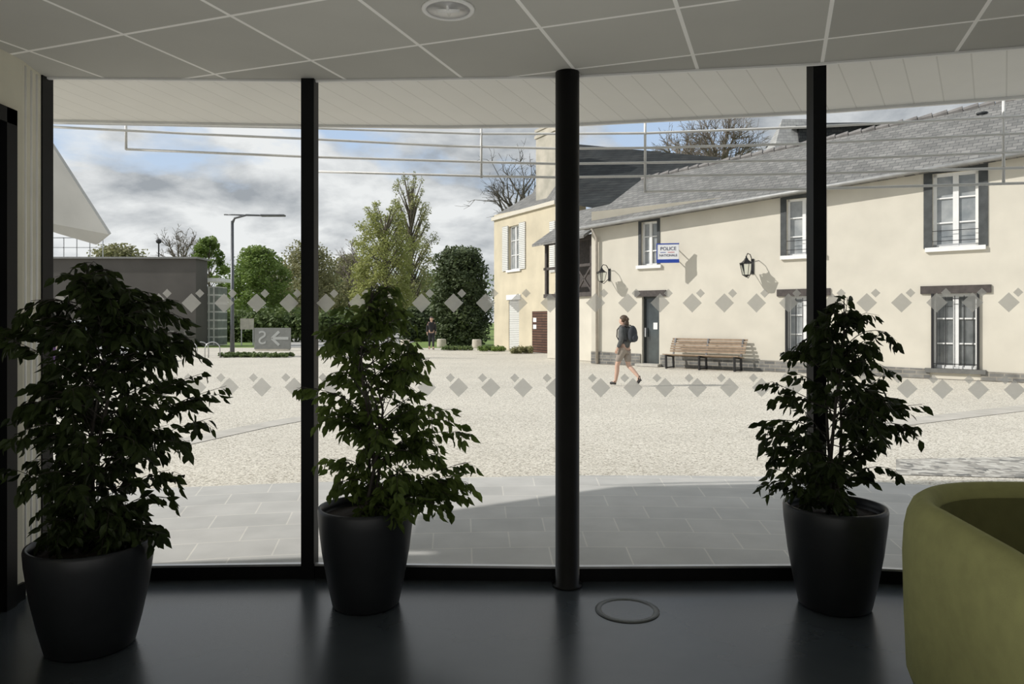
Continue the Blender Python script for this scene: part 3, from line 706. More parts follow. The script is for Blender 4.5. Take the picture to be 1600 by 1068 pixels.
mb=MB(); mb.box(-.1,Lg,-.02,.15,zf-.15,zf); mb.box(-.1,Lg,-.02,.12,zf+.95,zf+1.05); mb.box(-.1,Lg,-.02,.12,zt-.1,zt+.05)
nb_=3
for i in range(nb_+1):
    x=.05+(Lg-.12)*i/nb_; mb.box(x-.06,x+.06,-.02,.1,zf,zt)
for i in (2,):
    x0=.05+(Lg-.12)*i/nb_; x1=.05+(Lg-.12)*(i+1)/nb_
    mb.beam((x0,.04,zf),(x1,.04,zf+1),.05,.07); mb.beam((x1,.04,zf),(x0,.04,zf+1),.05,.07)
mb.obj('gallery_frame',m_dwood,parent=gal)
mb=MB(); mb.add([(-.35,-.4,zt-.05),(Lg-.02,-.4,zt-.0),(Lg-.02,2,zt+1.5),(-.35,2,zt+1.5),(-.35,-.4,zt-.15),(Lg-.02,-.4,zt-.1),(-.35,2,zt+1.4),(Lg-.02,2,zt+1.4)],[(0,1,2,3),(4,5,1,0),(4,0,3,6),(5,7,2,1)]); mb.obj('gallery_roof',m_slate,parent=gal)
# distant slate house behind
q=P(1240,500,38)
bh=thing('rear_house','dark slate-roofed house rising behind the long roof','building',loc=(q.x,38,0))
z1=P(0,182,38).z
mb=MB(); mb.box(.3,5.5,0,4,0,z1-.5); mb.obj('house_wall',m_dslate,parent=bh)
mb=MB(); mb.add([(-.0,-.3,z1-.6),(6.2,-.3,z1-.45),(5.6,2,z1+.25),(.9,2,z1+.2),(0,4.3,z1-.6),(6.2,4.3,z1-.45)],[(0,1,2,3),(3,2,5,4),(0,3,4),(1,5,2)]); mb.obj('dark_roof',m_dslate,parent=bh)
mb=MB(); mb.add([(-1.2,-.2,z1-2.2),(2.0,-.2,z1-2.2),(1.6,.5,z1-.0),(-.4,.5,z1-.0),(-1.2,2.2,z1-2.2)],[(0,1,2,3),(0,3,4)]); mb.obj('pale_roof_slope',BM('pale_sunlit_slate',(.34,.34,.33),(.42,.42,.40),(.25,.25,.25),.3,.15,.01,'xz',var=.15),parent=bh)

# ------------------------------------------------------------------ low dark hall
m_hall=M('dark_brown_grey_cladding',(.085,.078,.07),.8,var=.15,scale=.5)
q=P(306,500,42); zt=P(0,404,42).z
hall=thing('low_hall','low flat-roofed hall with dark brown-grey walls','building',loc=(q.x,42,0))
mb=MB(); mb.box(-16,0,0,1.6,0,zt); mb.box(-16.2,.12,-.15,1.7,zt,zt+.10,1); mb.obj('hall_wall',[m_hall,M('grey_coping',(.22,.22,.21),.6)],parent=hall)
zt2=P(0,436,45).z
mb=MB(); mb.box(-.2,.55,1.8,3.2,0,zt2-.5); mb.box(-.2,.8,1.7,3.2,zt2-.22,zt2,1); mb.obj('entrance_block',[BM('glazed_entrance_bands',(.16,.18,.16),(.24,.26,.23),(.55,.55,.51),.3,.5,.05,'xz',offset=0,var=.2),m_whitemetal],parent=hall)
mb=MB()
for i in range(9): mb.box(-11.5+i*.75,-11.46+i*.75,.3,.34,zt+.1,zt+1.25)
mb.box(-11.5,-5.5,.3,.34,zt+1.2,zt+1.26); mb.box(-11.5,-5.5,.3,.34,zt+.65,zt+.69); mb.obj('roof_railing',m_alu,parent=hall)
mb=MB(); mb.tube([(-2.6,1,zt),(-2.6,1,zt+1.0)],.04,6); mb.ellipsoid((-2.6,1,zt+1.1),.16,.16,.14); mb.obj('roof_vent',m_black,parent=hall)
wr=thing('pitched_roof_wing','white overhanging pitched roof soffit with steel posts','roof',loc=(0,0,0))
A=P(-20,70,27);B=P(170,366,29);C=P(150,382,30);D=P(95,366,30.5);E_=P(-20,330,31)
mb=MB(); pts=[A,B,C,D,E_]; nn=(pts[1]-pts[0]).cross(pts[4]-pts[0]).normalized()*.12
if nn.z<0: nn=-nn
mb.poly(pts); mb.poly([p+nn for p in pts][::-1])
for i in range(5): mb.poly([pts[i],pts[(i+1)%5],pts[(i+1)%5]+nn,pts[i]+nn])
mb.obj('roof_soffit',M('white_soffit_panel',(.42,.42,.40),.7,var=.12,scale=.4),parent=wr)
for px in (73,20):
    p=P(px,345,30.6); mb=MB(); mb.tube([(p.x,p.y,0),(p.x,p.y,p.z)],.07,8); mb.obj('roof_post',m_alu,parent=wr,smooth=True)

# ------------------------------------------------------------------ street lamp, hoops, stumps, boards
p=G(363,555); sl=thing('street_lamp','tall grey street lamp with one long slim arm','street lamp',loc=p)
m_lamp=M('lamp_grey_metal',(.11,.115,.12),.4,metal=.5); zt=P(0,345,p.y).z
mb=MB(); mb.tube([(0,0,0),(0,0,1.2),(0,0,zt)],[.10,.08,.06],12); mb.obj('lamp_pole',m_lamp,parent=sl,smooth=True)
mb=MB(); mb.tube([(0,0,zt-.1),(.1,0,zt+.12),(.6,0,zt+.25),(1.7,0,zt+.22)],[.06,.05,.045,.03],8); mb.tube([(-.35,0,zt+.27),(.5,0,zt+.25)],.03,6); mb.obj('lamp_arm',m_lamp,parent=sl,smooth=True)
mb=MB(); mb.box(1.2,2.25,-.14,.14,zt+.19,zt+.27); mb.obj('lamp_head',m_lamp,parent=sl,bevel=.03)
hoop=None
for i,px in enumerate((296,314,332)):
    p=G(px,558.5)
    if hoop is None:
        mb=MB(); pts=[(-.28,0,0),(-.28,0,.35)]+[(.28*cos(a),0,.35+.28*sin(a)) for a in [pi-k*pi/8 for k in range(1,8)]]+[(.28,0,.35),(.28,0,0)]
        mb.tube(pts,.02,8); hoop=mb.obj('bicycle_hoop',m_alu,loc=p,rz=.3,smooth=True,label='steel bicycle parking hoop on the plaza',category='bike rack',group='bicycle hoops by the planting bed')
    else:
        o=hoop.copy(); COL.objects.link(o); o.location=p
m_conc=M('pale_concrete',(.50,.46,.38),.85,var=.12)
st0=None
for px,py in ((633,544),(690,542),(745,543)):
    p=G(px,py)
    if st0 is None:
        mb=MB(); mb.lathe([(.26,0),(.27,.05),(.25,.42),(.22,.46),(.0,.46)],20); st0=mb.obj('stone_bollard',m_conc,loc=p,label='squat cylindrical concrete bollard at the plaza edge',category='bollard',group='concrete bollards at the plaza edge')
    else:
        o=st0.copy(); COL.objects.link(o); o.location=p
p=P(386,500,44); p.z=0; ib=thing('notice_board','small pale notice board on two posts','notice board',loc=p)
mb=MB(); mb.box(-.40,.40,-.03,.03,.95,1.6); mb.obj('board_panel',M('pale_board',(.50,.46,.40),.6,var=.15,scale=4),parent=ib)
for x in (-.35,.35):
    mb=MB(); mb.box(x-.03,x+.03,.03,.08,0,1.55); mb.obj('board_post',m_alu,parent=ib)
p=G(426,547); lp=thing('low_sign_panel','low grey sign panel with pale lettering and arrow','sign',loc=p)
mb=MB(); mb.box(-.9,.9,-.05,.05,.06,1.12); mb.obj('sign_panel',M('grey_panel',(.22,.225,.21),.6,var=.08),parent=lp)
mb=MB(); mb.box(-.85,.85,-.10,.10,0,.06); mb.obj('sign_base',m_conc,parent=lp)
m_pgrey=M('pale_grey_marking',(.45,.46,.44),.6,var=.05)
text_obj('sign_letter','S',.95,m_pgrey,lp,(-.50,-.056,.6),(pi/2,0,0),mirror=True,thick=.003)
mb=MB(); mb.box(.02,.8,-.062,-.052,.53,.67)
for zt_ in (.94,.26):
    d_=Vector((.36,0,zt_-.60)).normalized(); n_=Vector((-d_.z,0,d_.x))*.065; a_=Vector((-.02,-.058,.60)); b_=Vector((.34,-.058,zt_)); mb.poly([a_+n_,b_+n_,b_-n_,a_-n_])
mb.obj('sign_arrow',m_pgrey,parent=lp,fix=False)

# ------------------------------------------------------------------ vegetation
def leafmat(name,a,b,t=.3): return M(name,a,.7,c2=b,scale=.9,trans=t,detail=6)
L_yel=leafmat('spring_leaf_yellow_green',(.22,.24,.07),(.42,.44,.15))
L_wsp=leafmat('wispy_spring_leaf',(.20,.21,.08),(.38,.38,.16))
L_brt=leafmat('bright_leaf',(.10,.16,.03),(.22,.30,.07))
L_drk=leafmat('dark_evergreen_leaf',(.035,.055,.02),(.11,.14,.055),.15)
L_olv=leafmat('olive_leaf',(.17,.17,.08),(.32,.31,.15))
L_mid=leafmat('mid_leaf',(.07,.11,.03),(.16,.21,.07))
m_trunk=M('tree_bark',(.14,.12,.09),.9,var=.3,scale=5)
m_twig=M('bare_twigs',(.20,.17,.14),.9,var=.2)
def leaves(mb,blobs,n,size,rg,shell=.55):
    tot=sum(b[1]*b[2] for b in blobs)
    for c,rx,rz2 in blobs:
        for _ in range(int(n*rx*rz2/tot)):
            d=Vector((rg.gauss(0,1),rg.gauss(0,1),rg.gauss(0,1))).normalized()*(rg.random()**(1-shell))*rg.uniform(.9,1.15)
            p=Vector((c[0]+d.x*rx,c[1]+d.y*rx,c[2]+d.z*rz2))
            if p.z<.02: p.z=.02+rg.random()*.1
            a=Vector((rg.gauss(0,1),rg.gauss(0,1),rg.gauss(0,.6))).normalized(); b=a.orthogonal().normalized()
            s=size*rg.uniform(.6,1.2)
            mb.add([p-a*s,p+b*s*.6,p+a*s,p-b*s*.6],[(0,1,2,3)])
def tree(px,Y,topy,w,mat,label,seed,n=5000,size=.16,trunk=1.8,nblob=26,shape='round',group=None,droop=False,bs=(.26,.40)):
    rg=random.Random(seed); base=P(px,500,Y); base.z=0; H=CH+(500-topy)*Y/F; R=w*Y/F/2
    root=thing('tree',label,'tree',loc=base,group=group)
    tb=MB(); tb.tube([(0,0,0),(.05,0,H*.3),(-.05,.05,H*.62),(0,0,H*.88)],[H*.02,H*.016,H*.009,H*.003],8)
    blobs=[]
    for i in range(nblob):
        f=(i+.5)/nblob; z=trunk+(H-trunk)*(.04+.94*f)
        g=(z-trunk)/(H-trunk)
        if shape=='round': rr=R*sqrt(max(.05,1-(2*g-.8)**2*.7))
        elif shape=='wisp': rr=R*(sin(pi*min(1,g*.62+.28))**.8)*rg.uniform(.55,1)
        else: rr=R*(sin(pi*min(1,g*.70+.22))**.7)
        a=i*2.4+rg.random(); br=R*rg.uniform(*bs)*(1 if shape=='round' else max(.4,rr/R)); q=max(0,rr-br*.7)*sqrt(rg.uniform(.35,1))
        z=min(z,H-br*.7)
        c=(q*cos(a),q*sin(a),z); blobs.append((c,br,br*(.75 if not droop else 1.35)))
        s0=Vector((0,0,max(trunk*.7,z-H*.2))); tb.tube([s0,s0.lerp(Vector(c),.5)+Vector((0,0,.1)),c],[H*.006,H*.004,H*.0015],5,caps=False)
    tb.obj('trunk',m_trunk,parent=root,smooth=True,fix=False)
    lb=MB(); leaves(lb,blobs,n,size,rg); lb.obj('foliage',mat,parent=root,fix=False); return root
def crown(px,Y,topy,w,label,seed,nlimb=16,ntw=22,rt=.02,ch=1.0,mat=None,crook=.04,rl=1.0):
    """leafless tree with a broad dome of fine twigs"""
    rg=random.Random(seed); base=P(px,500,Y); base.z=0; H=CH+(500-topy)*Y/F; R=w*Y/F/2; Rz=R*ch
    root=thing('bare_tree',label,'tree',loc=base); tb=MB(); z0=H-Rz*1.5; c=Vector((0,0,H-Rz))
    tb.tube([(0,0,0),(.1,0,z0*.5),(0,0,z0)],[H*.024*rl,H*.02*rl,H*.016*rl],8)
    for i in range(nlimb):
        a=i*2.4; e=1-(i+.5)/nlimb*1.15
        d=Vector((cos(a)*sqrt(max(0,1-e*e)),sin(a)*sqrt(max(0,1-e*e)),e))
        tip=c+Vector((d.x*R,d.y*R,d.z*Rz))*rg.uniform(.72,.9); s0=Vector((0,0,z0*rg.uniform(.8,1)))
        pts=[s0.lerp(tip,t)+Vector((rg.gauss(0,1),rg.gauss(0,1),rg.gauss(0,.8)))*R*crook*(t>0)+Vector((0,0,R*.1*sin(pi*t))) for t in (0,.2,.4,.6,.8,1)]
        tb.tube(pts,[H*.010*rl,H*.008*rl,H*.006*rl,H*.0045*rl,H*.003*rl,rt],5,caps=False)
        for j in range(ntw):
            k=rg.choice((1,2,3,3,4,4,5)); b=pts[k]
            dd=((b-Vector((0,0,z0))).normalized()+Vector((rg.gauss(0,.5),rg.gauss(0,.5),rg.gauss(0,.4)))).normalized(); l=R*rg.uniform(.18,.42)
            m_=b+dd*l*.5+Vector((rg.gauss(0,1),rg.gauss(0,1),rg.gauss(0,1)))*l*.1; e2=b+dd*l
            tb.tube([b,m_,e2],[rt*1.4,rt,rt*.6],3,caps=False)
            for _ in range(3):
                d3=(dd+Vector((rg.gauss(0,.6),rg.gauss(0,.6),rg.gauss(0,.5)))).normalized(); q=rg.choice((m_,e2)); tb.tube([q,q+d3*l*.45],[rt*.8,rt*.5],3,caps=False)
    tb.obj('trunk_and_branches',mat or m_twig,parent=root,fix=False); return root
def bush(px,Y,topy,w,mat,label,seed,n=2500,size=.12,name='bush',group=None,cat='bush'):
    rg=random.Random(seed); b=P(px,500,Y); b.z=0; H=CH+(500-topy)*Y/F; R=w*Y/F/2
    root=thing(name,label,cat,loc=b,group=group); bl=[]
    if w*Y/F>H*1.8:
        k=int(w*Y/F/H*4)
        for i in range(k):
            x=-R+2*R*(i+.5)/k; br=H*rg.uniform(.33,.5); bl.append(((x,rg.uniform(-.4,.4),max(br*.6,H-br*rg.uniform(1,1.5))),br,br)); bl.append(((x,rg.uniform(-.4,.4),H*.3),H*.4,H*.35))
    else:
        for i in range(36):
            f=(i+.5)/36; z=H*f; rr=R*sqrt(max(.1,1-(1.75*f-.75)**2*.75)); br=R*rg.uniform(.28,.40); a=i*2.4
            q=max(0,rr-br)*rg.uniform(.6,1); bl.append(((q*cos(a),q*sin(a),min(max(z,br*.6),H-br*.8)),br,br*.8))
    tb=MB()
    for i in range(7): c=bl[(i*3)%len(bl)][0]; tb.tube([(c[0]*.4,0,0),(c[0]*.7,c[1]*.5,c[2]*.5),c],[.05*H/3,.03*H/3,.01],5,caps=False)
    tb.obj('stems',m_trunk,parent=root,fix=False)
    lb=MB(); leaves(lb,bl,n,size,rg); lb.obj('foliage',mat,parent=root,fix=False); return root
tree(602,58,312,122,L_yel,'broad feathery spring tree with fresh yellow-green leaves',21,15000,.10,1.6,100,'ovoid',bs=(.16,.30))
tree(642,69,268,112,L_wsp,'tall airy tree with wispy yellow-green foliage',22,10000,.10,2.0,100,'wisp',droop=True,bs=(.15,.26))
bush(719,45,385,120,L_drk,'large dense dark evergreen shrub',23,17000,.12)
tree(405,62,384,110,L_brt,'rounded bright green tree beside the hall',24,11000,.14,1.0,60,bs=(.2,.34))
tree(327,72,370,66,L_brt,'small bright green tree behind the low hall',25,5000,.17,2,24)
tree(482,76,382,110,L_olv,'pale olive-green willow tree on the lawn',26,8000,.17,1.0,34,droop=True)
tree(545,98,398,100,L_olv,'distant olive-green tree on the lawn',27,6000,.22,1,26)
tree(520,112,425,150,L_mid,'distant mid-green tree on the lawn',37,7000,.24,1,28)
tree(185,85,380,130,L_olv,'distant tree behind the low hall',28,6000,.22,2,26)
tree(420,125,402,170,L_mid,'distant broad green tree on the lawn',29,7000,.26,1,28)
tree(690,125,420,190,L_mid,'distant broad green tree on the lawn',38,7000,.28,1,28)
crown(283,92,354,72,'leafless tree behind the low hall',31,14,16,.03,1.2)
crown(560,86,374,90,'leafless tree among green trees',32,14,16,.03,1.1)
crown(812,50,248,134,'gnarled leafless oak beside the chimney',33,20,12,.016,.95,mat=M('grey_brown_bare_bark',(.11,.10,.08),.9),crook=.09,rl=1.1)
crown(1125,58,184,140,'broad leafless tree behind the roofs',34,22,30,.02,.75)
crown(1065,74,202,90,'leafless tree behind the roofs',35,14,20,.025,.8)
bush(455,52,478,240,L_mid,'long green hedge at the far side of the plaza',41,9000,.17,name='hedge',cat='hedge')
bush(590,64,474,76,L_drk,'dark shrubbery below the tall trees',42,7000,.18)
bush(655,54,478,80,L_drk,'dark shrubbery beneath the tall trees',44,6000,.15)
bush(400,30.1,550,108,L_mid,'low planting bed shrubs beside the hoops',45,3500,.06,name='low_shrub')
for i,(px,w,Y) in enumerate(((715,45,37.0),(768,40,35.8),(815,30,33.6))):
    bush(px,Y,539,w,(L_mid,L_brt,L_olv)[i],'low green ground-cover planting by the ochre house',50+i,1200,.06,name='low_shrub')

# ------------------------------------------------------------------ people
m_skin=M('skin',(.55,.36,.27),.5,var=.05)
def skin_obj(name,vs,es,mat,parent,subs=1,root=0):
    me=bpy.data.meshes.new(name); me.from_pydata([v[0] for v in vs],es,[]); me.materials.append(mat)
    o=bpy.data.objects.new(name,me); COL.objects.link(o); o.parent=parent
    md=o.modifiers.new('Skin','SKIN'); md.use_smooth_shade=True
    for i,v in enumerate(vs):
        r=v[1]; me.skin_vertices[0].data[i].radius=(r,r) if not isinstance(r,tuple) else r
        me.skin_vertices[0].data[i].use_root=(i==root)
    sb=o.modifiers.new('Sub','SUBSURF'); sb.levels=subs; sb.render_levels=subs
    return o
class SK:
    def __init__(s): s.v=[];s.e=[]
    def a(s,co,r,par=None):
        s.v.append((co,r)); i=len(s.v)-1
        if par is not None: s.e.append((par,i))
        return i
def person(label,loc,rz,H,J,mj,mt,mh,ms,long_hair=False,shorts=False):
    root=thing('person',label,'person',loc=loc,rz=rz); k=H/1.62; root.scale=(k,k,k)
    s=SK(); pv=s.a((0,0,.88),.12); sp_=s.a((.01,0,1.05),.11,pv); ch=s.a((.02,0,1.22),.12,sp_); nb=s.a((.015,0,1.36),.06,ch); nk=s.a((.03,0,1.41),.052,nb)
    jw=s.a((.055,0,1.455),.068,nk); hd=s.a((.045,0,1.52),.088,jw); cr=s.a((.035,0,1.585),.065,hd); s.a((.145,0,1.495),.013,jw)
    def hand(w,d,side,par):
        w=Vector(w); d=Vector(d).normalized(); lat=Vector((1,0,0)) if abs(d.x)<.7 else Vector((0,0,1)); lat=(lat-d*lat.dot(d)).normalized(); inn=Vector((0,-side,0))
        p1=s.a(tuple(w+d*.05),.024,par)
        for q,l in ((-1.5,.055),(-.5,.07),(.5,.075),(1.5,.065)):
            b=w+d*.085+lat*q*.018; f1=s.a(tuple(b),.009,p1); f2=s.a(tuple(b+d*l*.6+inn*.008),.008,f1); s.a(tuple(b+d*l+inn*.025),.007,f2)
        t=s.a(tuple(w+d*.045+lat*.032+inn*.01),.010,p1); s.a(tuple(w+d*.085+lat*.045+inn*.018),.008,t)
    for sd in ('L','R'):
        g=1 if sd=='L' else -1
        sh_=s.a((.01,g*.15,1.33),.058,ch); el=s.a(J['el'+sd],.042,sh_); wr_=s.a(J['wr'+sd],.028,el)
        hand(J['wr'+sd],Vector(J['wr'+sd])-Vector(J['el'+sd]),g,wr_)
        hp=s.a((0,g*.085,.83),.085,pv); kn=s.a(J['kn'+sd],.056,hp); kv=Vector(J['kn'+sd]); av=Vector(J['an'+sd]); cf=s.a(tuple(kv.lerp(av,.35)+Vector((-.015,0,0))),.055,kn); an=s.a(J['an'+sd],.036,cf); s.a(J['to'+sd],.03,an)
    skin_obj('body',s.v,s.e,m_skin,root,2)
    c=SK(); p0=c.a((0,0,.84),.145); p1=c.a((.005,0,1.0),.135,p0); p2=c.a((.015,0,1.2),.145,p1); p3=c.a((.01,0,1.34),.085,p2); c.a((.015,0,1.385),.068,p3)
    for sd in ('L','R'):
        g=1 if sd=='L' else -1; q=c.a((.0,g*.16,1.325),.075,p2); e=c.a(J['el'+sd],.062,q); c.a(J['wr'+sd],.045,e)
    skin_obj('jacket',c.v,c.e,mj,root,2)
    c=SK(); p0=c.a((0,0,.90),.125)
    for sd in ('L','R'):
        g=1 if sd=='L' else -1; q=c.a((0,g*.085,.80),.10,p0); kn=Vector(J['kn'+sd]); an=Vector(J['an'+sd])
        if shorts: c.a(tuple(kn+Vector((0,0,.06))),.080,q)
        else:
            kk=c.a(J['kn'+sd],.072,q); c.a(tuple(kn.lerp(an,.9)),.050,kk)
    skin_obj('shorts' if shorts else 'trousers',c.v,c.e,mt,root,2)
    for sd in ('L','R'):
        an=Vector(J['an'+sd]); to=Vector(J['to'+sd]); d=(to-an)
        heel=an+Vector((-.03,0,-.035)) if d.x>0.05 and d.z>-.12 else an+Vector((-.05,0,-.01))
        c=SK(); i=c.a(tuple(heel),.042); j=c.a(tuple(heel.lerp(to,.55)+Vector((0,0,.012))),.044,i); c.a(tuple(to),.034,j); k2=c.a(tuple(an+Vector((0,0,.01))),.046,i)
        skin_obj('shoe',c.v,c.e,ms,root,1)
    mb=MB(); mb.ellipsoid((.02,0,1.545),.105,.095,.098,20,12)
    mb.v=[(v[0] if not (v[0]>.06 and v[2]<1.56) else .06+(v[0]-.06)*.1,v[1],v[2]) for v in mb.v]
    if long_hair: mb.ellipsoid((-.07,0,1.54),.045,.045,.05,12,8); mb.ellipsoid((-.055,0,1.44),.045,.075,.10,12,8)
    mb.obj('hair',mh,parent=root,smooth=True,fix=False)
    eye=M('eye_dark',(.02,.015,.01),.2)
    for g in (1,-1):
        mb=MB(); mb.ellipsoid((.123,g*.03,1.525),.008,.012,.006,8,6); mb.obj('eye',eye,parent=root,smooth=True,fix=False)
        mb=MB(); mb.ellipsoid((.035,g*.09,1.515),.018,.008,.028,8,6); mb.obj('ear',m_skin,parent=root,smooth=True,fix=False)
    mb=MB()
    mb.tube([(.124,-.022,1.462),(.130,0,1.46),(.124,.022,1.462)],.005,6); mb.obj('mouth',M('lips',(.35,.12,.10),.5),parent=root,smooth=True,fix=False)
    return root
walk=dict(elL=(-.06,.20,1.08),wrL=(.04,.21,.88),elR=(-.02,-.21,1.08),wrR=(.10,-.20,.90),
 knL=(.15,.09,.47),anL=(.20,.08,.09),toL=(.36,.08,.035),knR=(-.04,-.09,.46),anR=(-.34,-.09,.20),toR=(-.29,-.09,.05))
m_jk=M('dark_grey_jacket',(.095,.098,.095),.85,var=.2,scale=12); m_tr=M('grey_beige_shorts',(.30,.26,.22),.85,var=.08)
m_hair=M('brown_hair',(.07,.042,.022),.6,var=.3,scale=30); m_shoe=M('dark_shoes',(.03,.03,.03),.6)
p1=G(976,602); RZ=radians(136)
person('walking person in dark grey jacket, beige shorts and dark shoes',(p1.x,p1.y,0),RZ,1.60,walk,m_jk,m_tr,m_hair,m_shoe,True,True)
bo=Vector((p1.x,p1.y,0))+Matrix.Rotation(RZ,3,'Z')@Vector((-.22,0,1.0))
bp=thing('backpack','dark grey backpack worn on the walking person','backpack',loc=bo,rz=RZ)
mb=MB(); mb.ellipsoid((0,0,.17),.09,.14,.21,20,12); mb.v=[(v[0],max(-.125,min(.125,v[1])),max(0,v[2])) for v in mb.v]; mb.obj('bag_body',M('backpack_fabric',(.030,.034,.040),.8,var=.2),parent=bp,smooth=True)
mb=MB(); mb.ellipsoid((-.07,0,.10),.045,.10,.09,16,8); mb.obj('front_pocket',M('pocket_fabric',(.045,.05,.058),.8),parent=bp,smooth=True)
for g in (1,-1):
    mb=MB(); mb.tube([(.03,g*.09,.33),(.14,g*.10,.385),(.26,g*.10,.38),(.355,g*.10,.28),(.36,g*.11,.12),(.26,g*.15,.02),(.08,g*.10,.03)],.013,6); mb.obj('shoulder_strap',m_black,parent=bp,smooth=True)
stand=dict(elL=(-.03,.20,1.08),wrL=(.06,.20,.88),elR=(-.05,-.20,1.08),wrR=(.02,-.21,.86),
 knL=(.08,.08,.47),anL=(.08,.08,.09),toL=(.22,.09,.035),knR=(.0,-.08,.47),anR=(-.16,-.08,.12),toR=(-.04,-.08,.035))
p2=G(674,546); m_blk=M('black_coat',(.02,.02,.022),.85)
person('walking person in black coat and dark trousers',(p2.x,p2.y,0),radians(-75),1.68,stand,m_blk,M('dark_trousers',(.03,.03,.035),.85),M('dark_hair',(.03,.02,.015),.6),m_shoe)
p3=G(76,588)
person('person in red coat and purple trousers',(p3.x,p3.y,0),radians(-60),1.62,stand,M('red_coat',(.40,.03,.02),.85),M('purple_trousers',(.10,.05,.16),.85),M('dark_brown_hair',(.06,.035,.02),.6),m_shoe)

# ------------------------------------------------------------------ car
p=G(128,565); car=thing('car','small white hatchback car parked beside the hall','car',loc=p,rz=radians(10))
m_carp=M('white_car_paint',(.75,.76,.78),.25,var=.02,spec=.8); m_carg=M('car_glass',(.03,.04,.05),.05,var=.2,spec=.9); m_tyre=M('tyre',(.02,.02,.02),.8)
mb=MB(); low=[(-1.95,.25),(-1.98,.6),(-1.85,.85),(-1.5,.95),(-.9,1.0),(1.5,1.02),(1.88,.95),(1.95,.6),(1.92,.25)]
mb.extrude(low,-.85,.85); mb.obj('car_body',m_carp,parent=car,bevel=.06)
mb=MB(); cab=[(-1.0,.98),(-.35,1.42),(.2,1.50),(1.1,1.46),(1.65,1.0)]
mb.extrude(cab,-.72,.72); mb.obj('cabin',m_carp,parent=car,bevel=.05)
mb=MB(); gl=[(-.82,1.02),(-.32,1.37),(.15,1.43),(1.02,1.40),(1.42,1.03)]
mb.extrude(gl,-.735,.735); mb.obj('side_windows',m_carg,parent=car)
mb=MB(); mb.extrude([(-1.02,1.0),(-.40,1.42),(-.36,1.38),(-.95,.99)],-.64,.64); mb.obj('windscreen',m_carg,parent=car)
mb=MB(); mb.box(.3,.36,-.745,.745,1.0,1.44); mb.obj('door_pillar',m_carp,parent=car)
for x in (-1.25,1.25):
    for y in (-.80,.80):
        mb=MB(); n=24
        vs=[]
        for yy in (y-.1,y+.1):
            for i in range(n): a=2*pi*i/n; vs.append((x+.31*cos(a),yy,.31+.31*sin(a)))
        mb.add(vs,[list(range(n)),list(range(n,2*n))[::-1]]+[[i,(i+1)%n,n+(i+1)%n,n+i] for i in range(n)],0)
        g=1 if y>0 else -1; vs=[]
        for yy in (y+g*.095,y+g*.108):
            for i in range(n): a=2*pi*i/n; vs.append((x+.19*cos(a),yy,.31+.19*sin(a)))
        mb.add(vs,[list(range(n)),list(range(n,2*n))[::-1]]+[[i,(i+1)%n,n+(i+1)%n,n+i] for i in range(n)],1)
        mb.obj('wheel',[m_tyre,m_alu],parent=car)
for y0,y1 in ((-.75,-.45),(.45,.75)):
    mb=MB(); mb.box(-1.99,-1.85,y0,y1,.62,.76); mb.obj('headlight',m_alu,parent=car)

# ------------------------------------------------------------------ light
sd=bpy.data.lights.new('sun','SUN'); sd.energy=3.6; sd.angle=radians(.8); sd.color=(1,.965,.92)
so=bpy.data.objects.new('sun',sd); COL.objects.link(so)
so.rotation_euler=Vector((1,.12,-.65)).to_track_quat('-Z','Y').to_euler(); so.location=(-20,0,20)
al=bpy.data.lights.new('back_fill_light','AREA'); al.shape='RECTANGLE'; al.energy=28; al.size=6; al.size_y=2.2; al.color=(1,.98,.94)  # unseen fill added behind the camera to brighten the room; no window there
ao=bpy.data.objects.new('back_fill_light',al); COL.objects.link(ao); ao.location=(.9,-3.95,1.3); ao.rotation_euler=(radians(100),0,0)
al=bpy.data.lights.new('ceiling_fill_light','AREA'); al.shape='RECTANGLE'; al.energy=44; al.size=4.2; al.size_y=1.2; al.color=(1,.98,.94)  # unseen fill added near the floor to brighten the ceiling
ao=bpy.data.objects.new('ceiling_fill_light',al); COL.objects.link(ao); ao.location=(-.3,1.0,.3); ao.rotation_euler=(radians(172),0,0)

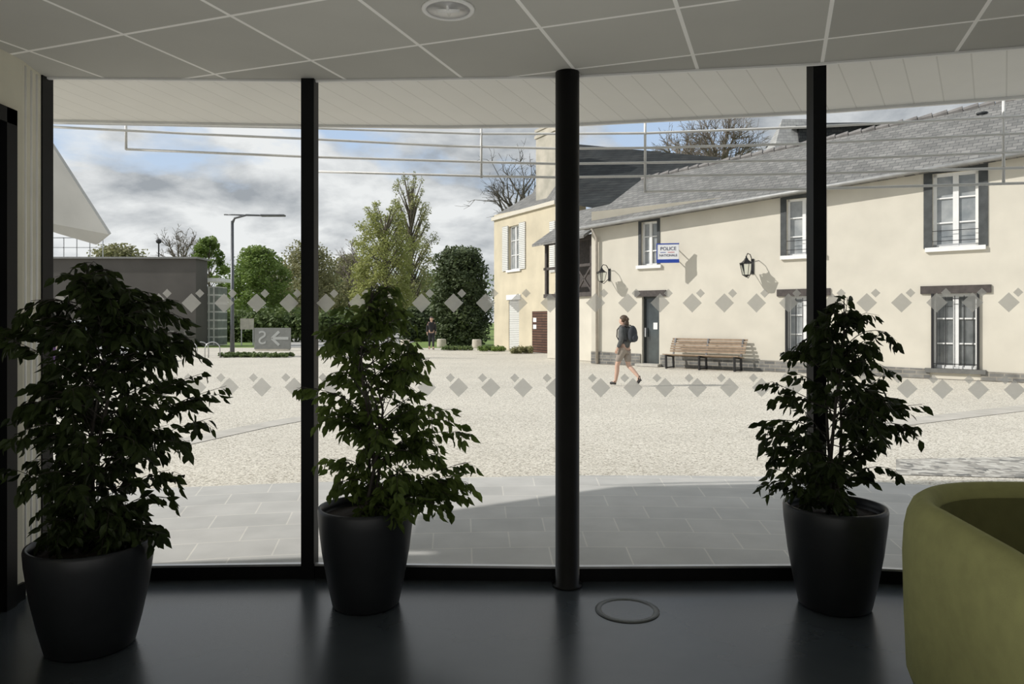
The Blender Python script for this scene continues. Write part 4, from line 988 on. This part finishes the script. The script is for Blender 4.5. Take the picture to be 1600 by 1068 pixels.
w=bpy.data.worlds.new('sky'); scene.world=w; w.use_nodes=True; nt=w.node_tree; nt.nodes.clear()
out=nt.nodes.new('ShaderNodeOutputWorld'); bg=nt.nodes.new('ShaderNodeBackground'); nt.links.new(bg.outputs[0],out.inputs[0])
tc=nt.nodes.new('ShaderNodeTexCoord'); sp=nt.nodes.new('ShaderNodeSeparateXYZ'); nt.links.new(tc.outputs['Generated'],sp.inputs[0])
zz=math_node(nt,'ADD',math_node(nt,'MAXIMUM',sp.outputs[2],0),.35)
cb=nt.nodes.new('ShaderNodeCombineXYZ'); nt.links.new(math_node(nt,'DIVIDE',sp.outputs[0],zz),cb.inputs[0]); nt.links.new(math_node(nt,'DIVIDE',sp.outputs[1],zz),cb.inputs[1])
nt.links.new(math_node(nt,'MULTIPLY',sp.outputs[2],1.6),cb.inputs[2])
n1=nt.nodes.new('ShaderNodeTexNoise'); n1.inputs['Scale'].default_value=2.2; n1.inputs['Detail'].default_value=9; n1.inputs['Roughness'].default_value=.5; n1.inputs['Distortion'].default_value=.2
mp0=nt.nodes.new('ShaderNodeMapping'); mp0.inputs['Location'].default_value=(.4,.9,0); nt.links.new(cb.outputs[0],mp0.inputs[0])
nt.links.new(mp0.outputs[0],n1.inputs['Vector'])
r1_=nt.nodes.new('ShaderNodeValToRGB'); r1_.color_ramp.elements[0].position=.36; r1_.color_ramp.elements[1].position=.44
nt.links.new(n1.outputs[0],r1_.inputs[0])
mp=nt.nodes.new('ShaderNodeMapping'); mp.inputs['Location'].default_value=(3.1,1.7,0); nt.links.new(cb.outputs[0],mp.inputs[0])
n2=nt.nodes.new('ShaderNodeTexNoise'); n2.inputs['Scale'].default_value=3.3; n2.inputs['Detail'].default_value=9; n2.inputs['Roughness'].default_value=.55; n2.inputs['Distortion'].default_value=.15; nt.links.new(mp.outputs[0],n2.inputs['Vector'])
r2_=nt.nodes.new('ShaderNodeValToRGB'); e=r2_.color_ramp.elements; e[0].position=.36; e[0].color=(.35,.38,.41,1); e[1].position=.59; e[1].color=(.84,.86,.86,1)
nt.links.new(n2.outputs[0],r2_.inputs[0])
r3=nt.nodes.new('ShaderNodeValToRGB'); e=r3.color_ramp.elements; e[0].position=0; e[0].color=(.66,.76,.86,1); e[1].position=.5; e[1].color=(.28,.46,.76,1); nt.links.new(sp.outputs[2],r3.inputs[0])
mx=nt.nodes.new('ShaderNodeMix'); mx.data_type='RGBA'; nt.links.new(r1_.outputs[0],mx.inputs[0]); nt.links.new(r3.outputs[0],mx.inputs[6]); nt.links.new(r2_.outputs[0],mx.inputs[7])
nt.links.new(mx.outputs[2],bg.inputs[0]); bg.inputs[1].default_value=1.0

# ------------------------------------------------------------------ camera
cd=bpy.data.cameras.new('camera'); cd.lens=F/1600*36; cd.sensor_width=36; cd.shift_y=-34/1600; cd.clip_end=1000; cd.clip_start=.05
co=bpy.data.objects.new('camera',cd); COL.objects.link(co); co.location=(0,0,CH); co.rotation_euler=(pi/2,0,0); scene.camera=co
